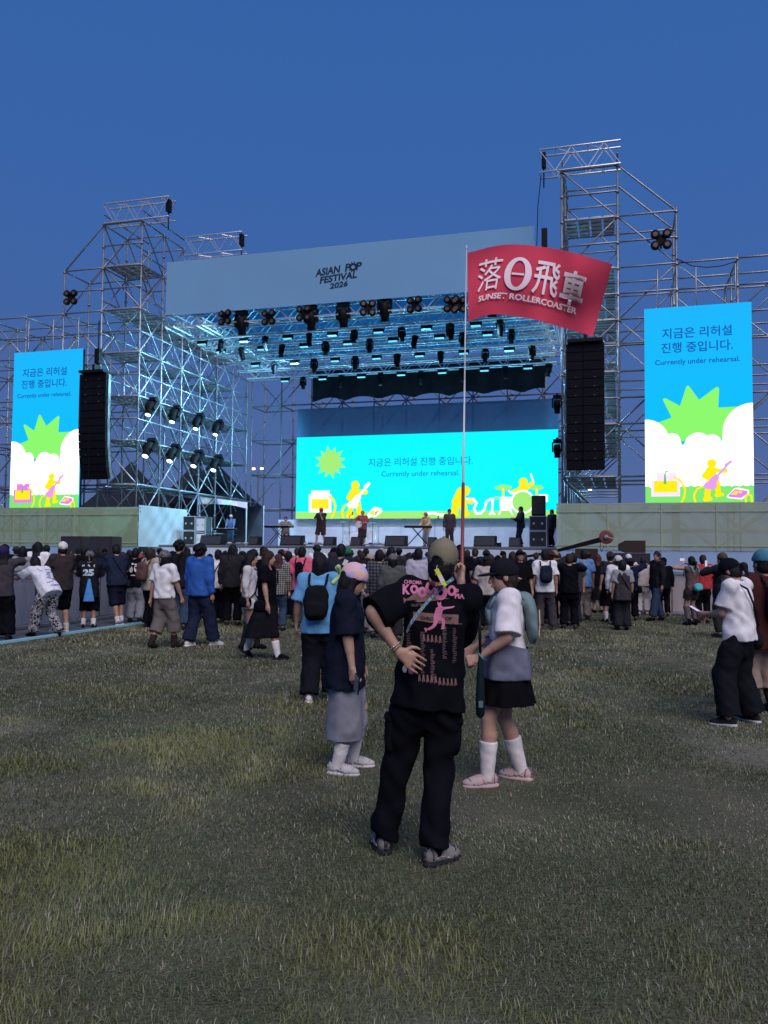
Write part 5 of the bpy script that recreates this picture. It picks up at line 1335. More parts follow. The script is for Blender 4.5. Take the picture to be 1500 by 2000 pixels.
# belt of bracelets, lanyard, price tag
def ring(c, n, r, tr, m, name, root):
    n = Vector(n).normalized(); x = n.orthogonal().normalized(); y = n.cross(x); pts = [Vector(c) + x * r * math.cos(t * .3927) + y * r * math.sin(t * .3927) for t in range(17)]; return MB().path(pts, tr, 5).build(name, m, root, True)
d = k.wr[0] - k.el[0]
ring(k.wr[0] - d * .10, d, .034, .0035, mat('beads', (.25, .16, .12), rough=.4), 'bracelet', root); ring(k.wr[0] - d * .16, d, .036, .0035, mat('silver chain', (.6, .6, .6), rough=.3, metal=.8), 'bracelet', root)
top = P['top']
def bvh_of(o):
    me = o.data; return BVHTree.FromPolygons([v.co.copy() for v in me.vertices], [tuple(p.vertices) for p in me.polygons])
TB = bvh_of(top)
def back_hit(x, z, off=.004):                                       # a point just off the back of the shirt
    h = TB.ray_cast(Vector((x, -1.2, z)), Vector((0, 1, 0)))
    return None if h[0] is None else h[0] + Vector((0, -off, 0))
def drape_mesh(me, cx, cz, rotz, m, name, parent, off=.004, sub=True):
    bm = bmesh.new(); bm.from_mesh(me)
    if sub:
        for _ in range(2):
            es = [e for e in bm.edges if e.calc_length() > .02]
            if es: bmesh.ops.subdivide_edges(bm, edges=es, cuts=1)
    bmesh.ops.triangulate(bm, faces=bm.faces[:])
    c_, s_ = math.cos(rotz), math.sin(rotz)
    for v in bm.verts:
        x = cx + v.co.x * c_ - v.co.y * s_; z = cz + v.co.x * s_ + v.co.y * c_
        p = back_hit(x, z, off); v.co = p if p else Vector((x, -.2, z))
    bm.to_mesh(me); bm.free(); return place(name, me, m, parent)
INKP = mat('pink shirt print', (.50, .15, .27), rough=.8); INKB = mat('faded brown shirt print', (.17, .09, .085), rough=.8); INKS = mat('small grey print', (.14, .09, .10), rough=.8); INKW = mat('white print', (.6, .58, .62), rough=.8)
def L2(px, py):                                                      # photo position on the shirt to local (x, z)
    p = at_y(px, py, 4.42); return ((p.x - root.location.x) / SX, p.z / SC)
def shirt_text(body, x0, x1, py, h, m=INKP, off=.03, tilt=-.04, name='lettering', o_=.004):
    a = L2(x0, py); b = L2(x1, py); me = text_mesh(body, (b[0] - a[0]), h, off); return drape_mesh(me, (a[0] + b[0]) / 2, a[1], tilt, m, name, top, o_)
def shirt_shape(pts, m, name, o_=.004):
    b = MB().poly([(L2(x, y)[0], L2(x, y)[1], 0) for x, y in pts]); me = b.mesh(name)
    bm = bmesh.new(); bm.from_mesh(me); bmesh.ops.triangulate(bm, faces=bm.faces[:]); bm.to_mesh(me); bm.free(); return drape_mesh(me, 0, 0, 0, m, name, top, o_)
shirt_text('CHROMA', 790, 826, 1138, .020, INKP, .03)
shirt_text('K', 787, 802, 1152, .052, INKP, .05)
for cx, cy, r, r2 in ((810, 1152, 8, 3.2), (826, 1158, 9.5, 3.5), (843, 1149, 10.5, 4), (862, 1158, 14, 5), (885, 1155, 9.5, 4), (896, 1155, 3.2, 1.2)):
    n = 20; b = MB()
    for i in range(n):
        t = 2 * math.pi * i / n; x, z = L2(cx + r * math.cos(t), cy + r * 1.12 * math.sin(t)); b.v.append(Vector((x, z, 0)))
    for i in range(n):
        t = 2 * math.pi * i / n; x, z = L2(cx + r2 * math.cos(t), cy + r2 * 1.3 * math.sin(t)); b.v.append(Vector((x, z, 0)))
    b.f = [[i, (i + 1) % n, n + (i + 1) % n, n + i] for i in range(n)]; drape_mesh(b.mesh('lettering'), 0, 0, 0, INKP, 'lettering', top, .005)
shirt_text('PIA', 891, 910, 1166, .026, INKP, .05)
Q_ = lambda pts: [(780 + x / 10.714, 1120 + y / 10.714) for x, y in pts]
shirt_shape(Q_([(90, 505), (150, 550), (230, 500), (300, 440), (390, 310), (530, 320), (750, 450), (900, 520), (1080, 540), (960, 555), (850, 575), (740, 590), (560, 600), (420, 620), (330, 600), (380, 570), (150, 575), (95, 630)]), INKB, 'fish_print', .0030)
shirt_shape(Q_([(300, 820), (700, 850), (1260, 880), (1250, 1055), (1340, 1075), (1340, 1090), (820, 1060), (340, 1000), (300, 960)]), INKB, 'band_print', .0030)
for t_, x0_, x1_ in (('CHRO', 822, 848), ('OP', 871, 884)): shirt_text(t_, x0_, x1_, 1209, .018, mat('black ink', (.008, .008, .01)), .03, -.06, 'lettering', .0055)
shirt_shape(Q_([(812, 600), (835, 620), (850, 632), (870, 615), (885, 598), (890, 650), (895, 690), (940, 715), (1010, 710), (1110, 705), (1180, 695), (1170, 715), (1130, 735), (1060, 745), (1010, 755), (930, 775), (915, 820), (895, 930), (950, 960), (970, 1000), (965, 1080), (955, 1150), (985, 1165), (880, 1190), (895, 1140), (905, 1060), (890, 1005), (830, 1000), (790, 1090), (740, 1150), (640, 1205), (600, 1190), (580, 1220), (575, 1250), (550, 1220), (525, 1165), (545, 1150), (600, 1165), (700, 1100), (730, 1040), (722, 940), (745, 860), (780, 740), (830, 700), (810, 650)]), INKP, 'running_figure_print', .0062)
for j, (x0, n, y0, y1) in enumerate(((822, 26, 1236, 1318), (866, 24, 1224, 1290), (795, 20, 1234, 1300), (886, 20, 1228, 1300), (842, 20, 1270, 1330), (803, 3, 1181, 1187), (812, 3, 1181, 1187), (822, 3, 1181, 1187))):
    b = MB(); rs = random.Random(j)
    for i in range(n):
        y = y0 + (y1 - y0) * i / n; w = rs.uniform(4, 9); x = x0 + rs.uniform(-1, 1)
        b.poly([(*L2(x, y), 0), (*L2(x + w, y), 0), (*L2(x + w, y + 1.3), 0), (*L2(x, y + 1.3), 0)])
    o = drape_mesh(b.mesh('tour_dates'), 0, 0, 0, INKS, 'tour_dates', top, .004); o['kind'] = 'stuff'
for gx, gy, n in ((826, 1240, 5), (817, 1318, 5), (857, 1325, 5)):
    for i in range(n):
        x = gx + i * 8; y = gy + i * .9
        shirt_shape([(x, y + 14), (x + 1, y + 5), (x + 1, y), (x + 4, y), (x + 4.4, y + 6), (x + 6, y + 14), (x + 3.6, y + 13), (x + 2.6, y + 9), (x + 2, y + 15)], INKB, 'small_figure_print', .004)
shirt_shape([(800, 1292), (808, 1290), (812, 1296), (811, 1312), (806, 1320), (799, 1318), (797, 1305)], INKP, 'shoe_print', .0045)
pts = [(791 + 4.6 * math.cos(t * .52), 1311 + 7 * math.sin(t * .52)) for t in range(12)]; shirt_shape(pts, INKW, 'speech_bubble_print', .004)
# lanyard across the back and the tag on the cap
lan = [(888, 1130), (878, 1137), (862, 1152), (848, 1165), (830, 1184), (815, 1202), (803, 1220), (796, 1240)]
b = MB(); Lp = []
for x, y in lan:
    q = L2(x, y); h_ = back_hit(q[0], q[1], .008); Lp.append(h_ if h_ else Vector((q[0], -.12, q[1])))
for i in range(len(Lp) - 1):
    for a_, b_ in ((Lp[i], Lp[i + 1]),):
        dv = (b_ - a_).normalized(); sd = dv.cross(Vector((0, 1, 0))).normalized() * .009; kx = len(b.v); b.v += [a_ - sd, a_ + sd, b_ + sd, b_ - sd]; b.f.append([kx, kx + 1, kx + 2, kx + 3])
b.build('lanyard', pattern('lanyard beads', 'print', [(.05, .16, .34), (.10, .25, .42), (.5, .45, .2), (.4, .5, .6)], 60), root)
capo = P['cap']; c0 = k.headc
a_ = L2(862, 1110); b_ = L2(853, 1120)
MB().path([Vector((a_[0] - .02, -.14 + .02, a_[1] + .015)), Vector((b_[0] - .005, -.145, b_[1] - .01))], .002, 5).build('tag_string', INKW, capo)
tagq = [(849, 1113), (857, 1110), (874, 1143), (867, 1148)]; b = MB()
b.prism([(L2(x, y)[0], -.152 - .0007 * i, L2(x, y)[1]) for i, (x, y) in enumerate(tagq)], (0, .003, 0)); tg = b.build('price_tag', mat('yellow tag', (.55, .62, .06), rough=.5), capo)
b = MB(); b.prism([(L2(x, y)[0], -.1560, L2(x, y)[1]) for x, y in ((856, 1126), (863, 1123), (869, 1135), (862, 1139))], (0, .001, 0)); b.build('tag_sticker', INKW, tg)
def shoe_details(rt, k, cA, cB, laces=True):
    shoes = [o for o in rt.children if o.name.split('.')[0] == 'shoe']
    for i, o in enumerate(shoes[:2]):
        B = bvh_of(o); M_ = rot('z', k.fyaw[i]) @ rot('x', k.fpitch[i]); a = k.ft[i]
        def N(*q):
            p, n_, _, _ = B.find_nearest(Vector(tuple(a + M_ @ V3(*q)))); return p + n_ * .002
        for sd in (-1, 1):
            MB().path([N(sd * .06, -.03, -.05), N(sd * .06, .01, -.035), N(sd * .06, .05, -.05), N(sd * .06, .09, -.06)], .0045, 5).build('side_stripe', cA, o, True)
            MB().path([N(sd * .06, .02, -.06), N(sd * .055, .04, -.03), N(sd * .03, .055, .0)], .004, 5).build('side_stripe', cA, o, True)
            MB().path([N(sd * .06, -.05, -.055), N(sd * .055, -.045, -.02), N(sd * .03, -.05, .012)], .004, 5).build('side_stripe', cB, o, True)
        MB().path([N(0, -.09, -.07), N(0, -.09, -.04), N(0, -.085, 0), N(0, -.06, .02)], .011, 6).build('heel_tab', cB, o, True)
        MB().path([N(-.05, .11, -.06), N(-.03, .14, -.03), N(0, .15, -.025), N(.03, .14, -.03), N(.05, .11, -.06)], .0045, 5).build('toe_seam', cB, o, True)
        if laces:
            for j in range(4): MB().path([N(-.032, .035 + .02 * j, .0), N(0, .035 + .02 * j, .03), N(.032, .035 + .02 * j, .0)], .004, 5).build('lace', cA, o, True)
shoe_details(root, k, mat('silver overlay', (.34, .32, .31), rough=.35, metal=.3), mat('dark overlay', (.03, .028, .035), rough=.6))

# ------------------------------------------------------------------ flag and pole
hand_w = Vector(root.location) + Vector((k.wr[1][0] * SX, k.wr[1][1] * SC * .96, k.wr[1][2] * SC)) + Vector((.012, .075, .085))
pole_a = hand_w + Vector((.045, -.30, -.42)); top_pt = at_y(911, 490, 7.0)
dirp = (top_pt - hand_w).normalized(); pole_a = hand_w - dirp * .32; mid = hand_w + (top_pt - hand_w) * .20; mid2 = hand_w + (top_pt - hand_w) * .50
fr = empty('red_flag', pole_a, 0, 'red flag with white characters flying from a thin pole above the crowd', 'flag')
L = lambda p: p - pole_a
MB().tube(L(pole_a), L(mid), .011, 10).build('pole_grip', mat('red brown pole', (.22, .05, .05), rough=.4), fr, True)
MB().tube(L(mid), L(mid2), .008, 10, .006).build('pole', mat('pale pole', (.62, .6, .62), rough=.35), fr, True)
MB().tube(L(mid2), L(top_pt + dirp * .02), .006, 10, .0035).build('pole', mat('pale pole', (.62, .6, .62), rough=.35), fr, True)
MB().lathe([(.002, 0), (.008, .01), (.007, .03), (.002, .04)], L(top_pt + dirp * .02), 8).build('finial', INKW, fr)
# cloth: corners read from its outline, waving in depth
tl, bl = at_y(913, 494, 7.0), at_y(915, 628, 6.86)
topc = [(913, 494), (985, 478), (1060, 482), (1130, 496), (1196, 516)]; botc = [(915, 628), (962, 614), (1035, 622), (1100, 640), (1158, 657)]
nu, nv = 96, 44
def bez(cs, t):
    x = t * (len(cs) - 1); i = min(int(x), len(cs) - 2); f = x - i
    p = [cs[max(i - 1, 0)], cs[i], cs[i + 1], cs[min(i + 2, len(cs) - 1)]]
    return [.5 * (2 * p[1][d] + (p[2][d] - p[0][d]) * f + (2 * p[0][d] - 5 * p[1][d] + 4 * p[2][d] - p[3][d]) * f * f + (3 * p[1][d] - p[0][d] - 3 * p[2][d] + p[3][d]) * f ** 3) for d in (0, 1)]
def flag_pt(s, t, off=0.0):                                           # s along, t down
    a, b = bez(topc, s), bez(botc, s); x = a[0] + (b[0] - a[0]) * t; y = a[1] + (b[1] - a[1]) * t
    dep = 6.98 - .12 * t + .16 * math.sin(s * 7.2 + t * 1.6 - .6) * (.15 + s) + .05 * math.sin(s * 15 - t * 3.5) * s + .03 * math.sin(t * 6 + s * 4)
    return at_y(x, y, dep + off)
b = MB()
for j in range(nv + 1):
    for i in range(nu + 1): b.v.append(L(flag_pt(i / nu, j / nv)))
for j in range(nv):
    for i in range(nu): q = j * (nu + 1) + i; b.f.append([q, q + 1, q + nu + 2, q + nu + 1])
fm = fabric('red flag cloth', (.74, .075, .13), .35, 1.0, 3.0)
b.build('cloth', fm, fr, True)
fi = mat('flag lettering white', (.72, .58, .62), rough=.85)
def flag_text(body, s0, s1, t, ht, off, sy=None, spacing=1.0, slope=0.0):
    me = text_mesh(body, 1.0, None, off, spacing=spacing); bm = bmesh.new(); bm.from_mesh(me)
    for _ in range(2):
        es = [e for e in bm.edges if e.calc_length() > .06]
        if es: bmesh.ops.subdivide_edges(bm, edges=es, cuts=1)
    bmesh.ops.triangulate(bm, faces=bm.faces[:]); ys = [v.co.y for v in bm.verts]; yr = max(ys) - min(ys)
    for v in bm.verts: s_ = s0 + (v.co.x + .5) * (s1 - s0); v.co = L(flag_pt(s_, t + slope * (v.co.x) - v.co.y / yr * ht, -.020))
    bm.to_mesh(me); bm.free(); place('lettering', me, fi, fr)
for ch, s0, s1, t in (('落', .10, .265, .40), ('日', .29, .455, .41), ('飛', .475, .655, .42), ('車', .675, .84, .46)):
    if ch == '日':                                                     # drawn as a round letter with a bar
        for part in range(2):
            b = MB(); n = 28
            if part == 0:
                for rr in ((1, 1), (.52, .80)):
                    for i in range(n): th = 2 * math.pi * i / n; b.v.append(L(flag_pt(.372 + .088 * rr[0] * math.cos(th), t + .235 * rr[1] * math.sin(th), -.020)))
                b.f = [[i, (i + 1) % n, n + (i + 1) % n, n + i] for i in range(n)]
            else:
                for i in range(5): b.v += [L(flag_pt(.332 + .08 * i / 4, t - .012, -.020)), L(flag_pt(.332 + .08 * i / 4, t + .016, -.020))]
                b.f = [[2 * i, 2 * i + 1, 2 * i + 3, 2 * i + 2] for i in range(4)]
            b.build('lettering', fi, fr)
    else: flag_text(ch, s0, s1, t, .46, {'落': 0.0, '飛': .012}.get(ch, .03))
flag_text('SUNSET ROLLERCOASTER', .115, .82, .735, .085, .03, slope=.015)

# ------------------------------------------------------------------ person in the pastel bandana
spec = dict(label='person in pastel tie-dye bandana and long dark shirt looking down, phone in lowered hand', at=(-.285, 6.38, 0), h=1.56, rz=-92, vox=.0075, seed=4, skin=(.40, .235, .17),
    pose=dict(lean=2, head=(4, 20), hands=[(-.25, .12, .80), (.265, .085, .795)], poles=[None, (.4, -1, 0)], feet=[(-.125, .06, 0, 6), (.12, -.05, 0, -10)]),
    fingers=[None, dict(curl=.75, thumb=.9, back=(.8, -.6, 0))],
    top=dict(c=(.009, .011, .024), name='shirt', a=dict(hem=-.245, ease=.04, flare=.022, sl=.98, slr=.085, slr2=.098, fold=.006, boxy=2.6)), bottom=skirt((.235, .235, .28), z1=.27, r0=.15, r1=.195, n=4, amp=.02, z0=.88, fold=.004),
    shoes=dict(c=(.46, .44, .45), sole=(.55, .53, .53)), socks=((.66, .62, .62), .42), hair=('bob', HB), hat=('bandana', pattern('pastel tie-dye', 'dye', [(.28, .42, .62), (.52, .34, .62), (.64, .38, .50), (.66, .44, .30), (.40, .38, .66)], 5.5), (.42, .60, .25)), face=True)
root2, P2, k2 = person(spec)
hw = root2.matrix_basis @ Vector(tuple(k2.wr[1])); hw = Vector(root2.location) + Matrix.Rotation(R(-92), 3, 'Z') @ (Vector(tuple(k2.wr[1])) * root2.scale[0])
def phone(loc, rx, ry, rz, label, scr=False):
    r = empty('phone', loc, 0, label, 'phone'); r.rotation_euler = (rx, ry, rz)
    MB().box((0, 0, 0), (.074, .009, .15)).build('body', M_BLACKM, r)
    MB().box((0, -.0055, 0), (.068, .002, .142)).build('display', screen_mat('phone screen', (215, 205, 235), .9) if scr else M_LENS, r)
    MB().lathe([(.012, 0), (.012, .003)], (.02, .005, .05), 12, Matrix.Rotation(R(-90), 3, 'X')).build('camera_lens', M_LENS, r)
    return r
phone(hw + Vector((.035, -.03, -.105)), R(10), R(28), R(-60), 'dark phone in the lowered hand of the bandana wearer')
shoe_details(root2, k2, mat('silver leather', (.30, .29, .31), rough=.3, metal=.4), mat('pale trim', (.36, .34, .35), rough=.5))

# ------------------------------------------------------------------ person in black cap, grey pack and skirt
spec = dict(label='person in black cap, white top, short black skirt and white socks, grey-green pack on back', at=(.90, 6.07, 0), h=1.60, rz=86, vox=.0075, seed=6, skin=(.43, .25, .19),
    pose=dict(lean=0, head=(6, 10), hands=[(-.22, .22, .98), (.2, .25, 1.0)], poles=[(-.6, -1, -.2), (.5, -1, -.3)], feet=[(-.10, .15, 0, 12), (.12, -.13, 0, -28)]),
    fingers=[dict(dir=(.1, .85, -.3), curl=1.0, thumb=1.0, back=(-.9, .1, .4)), None],
    top=dict(c=(.68, .64, .68), name='tee_shirt', a=dict(hem=.04, ease=.032, flare=.015, sl=.92, slr=.085, slr2=.105, fold=.006)), bottom=skirt((.004, .004, .006), z1=.615, r0=.155, r1=.262, n=11, amp=.055, z0=.98, fold=.003),
    over=dict(c=(.135, .14, .20), name='waist_apron', a=dict(hem=-.125, ease=.056, flare=.022, sl=.02, slr=.03, slr2=.03, fold=.006)),
    shoes=dict(c=(.43, .32, .315), chunky=.006, sole=(.42, .31, .30)), socks=((.66, .60, .60), .60), hair=('braid', HBR, .3, -.062), hat=('cap', (.010, .011, .016)), face=True)
root3, P3, k3 = person(spec)
ov = P3['over']; bm = bmesh.new(); bm.from_mesh(ov.data)               # the apron only covers waist to hem
bmesh.ops.bisect_plane(bm, geom=bm.verts[:] + bm.edges[:] + bm.faces[:], plane_co=(0, 0, 1.075), plane_no=(0.0, -.25, 1), clear_outer=True); bm.to_mesh(ov.data); bm.free()
g3 = lambda *q: Vector(k3.hip + k3.T @ V3(*q))
F = Field(k3.hip - .45, k3.hip + V3(.45, .45, .8), .008); F.ell(k3.hip + V3(-.02, -.185, .33), (.125, .05, .19), 0, p=2.5, M=rot('x', R(-6))); F.ell(k3.hip + V3(0, -.11, .46), (.11, .06, .07), .04); F.folds(.003, 5)
pk = place('pack', F.mesh('pack'), cloth((.15, .22, .235), .7), root3)
MB().path([Vector(tuple(k3.hip + V3(-.085, -.240, .40))), Vector(tuple(k3.hip + V3(-.088, -.244, .30))), Vector(tuple(k3.hip + V3(-.07, -.240, .2)))], .005, 5).build('reflective_stripe', mat('reflective stripe', (.8, .55, .38), rough=.4), pk)
for sg in (-1, 1): strap_curve(k3, sg, .017).build('strap', cloth((.15, .22, .235), .7), pk, True)
d = k3.wr[0] - k3.el[0]; ring(k3.wr[0] - d * .08, d, .033, .007, mat('teal wristband', (.06, .25, .30), rough=.6), 'wristband', root3)
shoe_details(root3, k3, mat('pink overlay', (.40, .25, .26), rough=.6), mat('plum lace', (.16, .10, .13), rough=.8))
hw = Vector(root3.location) + Matrix.Rotation(R(86), 3, 'Z') @ (Vector(tuple(k3.wr[0])) * root3.scale[0])
ua = at_y(936, 1195, 5.86); ub = at_y(938, 1402, 5.86); um = at_y(934, 1300, 5.86)
um_ = empty('folded_umbrella', ub, 0, 'dark folded umbrella hanging from the hand beside the black skirt', 'umbrella')
MB().lathe([(.010, 0), (.030, .02), (.034, .12), (.026, .30), (.016, .42), (.012, .44)], (0, 0, 0), 14).build('canopy', cloth((.008, .018, .022), .6), um_, True)
MB().tube((0, 0, .42), (ua - ub), .011, 8).build('shaft', M_BLACKM, um_, True); MB().box((0, -.033, .10), (.03, .004, .045)).build('tab', cloth((.10, .17, .2)), um_)
# ------------------------------------------------------------------ the people one can tell apart, from the barricade across to the far edge
def gp(px, py): p = on_ground(px, py); return (p.x, p.y, 0)
def dp(px, d): return ((px - 750) / FPX * d, d, 0)
W1 = [(-.12, .22, 0, 0), (.1, -.24, .03, 0, -25)]; W2 = [(-.1, -.26, .05, 0, -30), (.12, .24, 0, 0)]
CAMO = pattern('grey camouflage', 'print', [(.05, .05, .055), (.16, .16, .17), (.32, .32, .34)], 14)
GRAF = pattern('graffiti print', 'print', [(.006, .006, .01), (.006, .006, .01), (.5, .5, .55), (.015, .015, .02), (.35, .35, .4)], 16)
PLD = pattern('grey plaid', 'plaid', [(.02, .022, .03), (.07, .075, .09), (.14, .15, .17)], 5)
PLR = pattern('red plaid', 'plaid', [(.30, .02, .03), (.45, .05, .06), (.20, .02, .03)], 6)
PLB = pattern('check shirt', 'plaid', [(.05, .05, .055), (.20, .19, .17), (.36, .34, .30)], 7)
TEAL = pattern('teal print', 'print', [(.05, .30, .34), (.10, .45, .48), (.02, .08, .10)], 25)
PH = [(-.06, .30, 1.42), (.08, .30, 1.42)]                                      # both hands raised to a phone
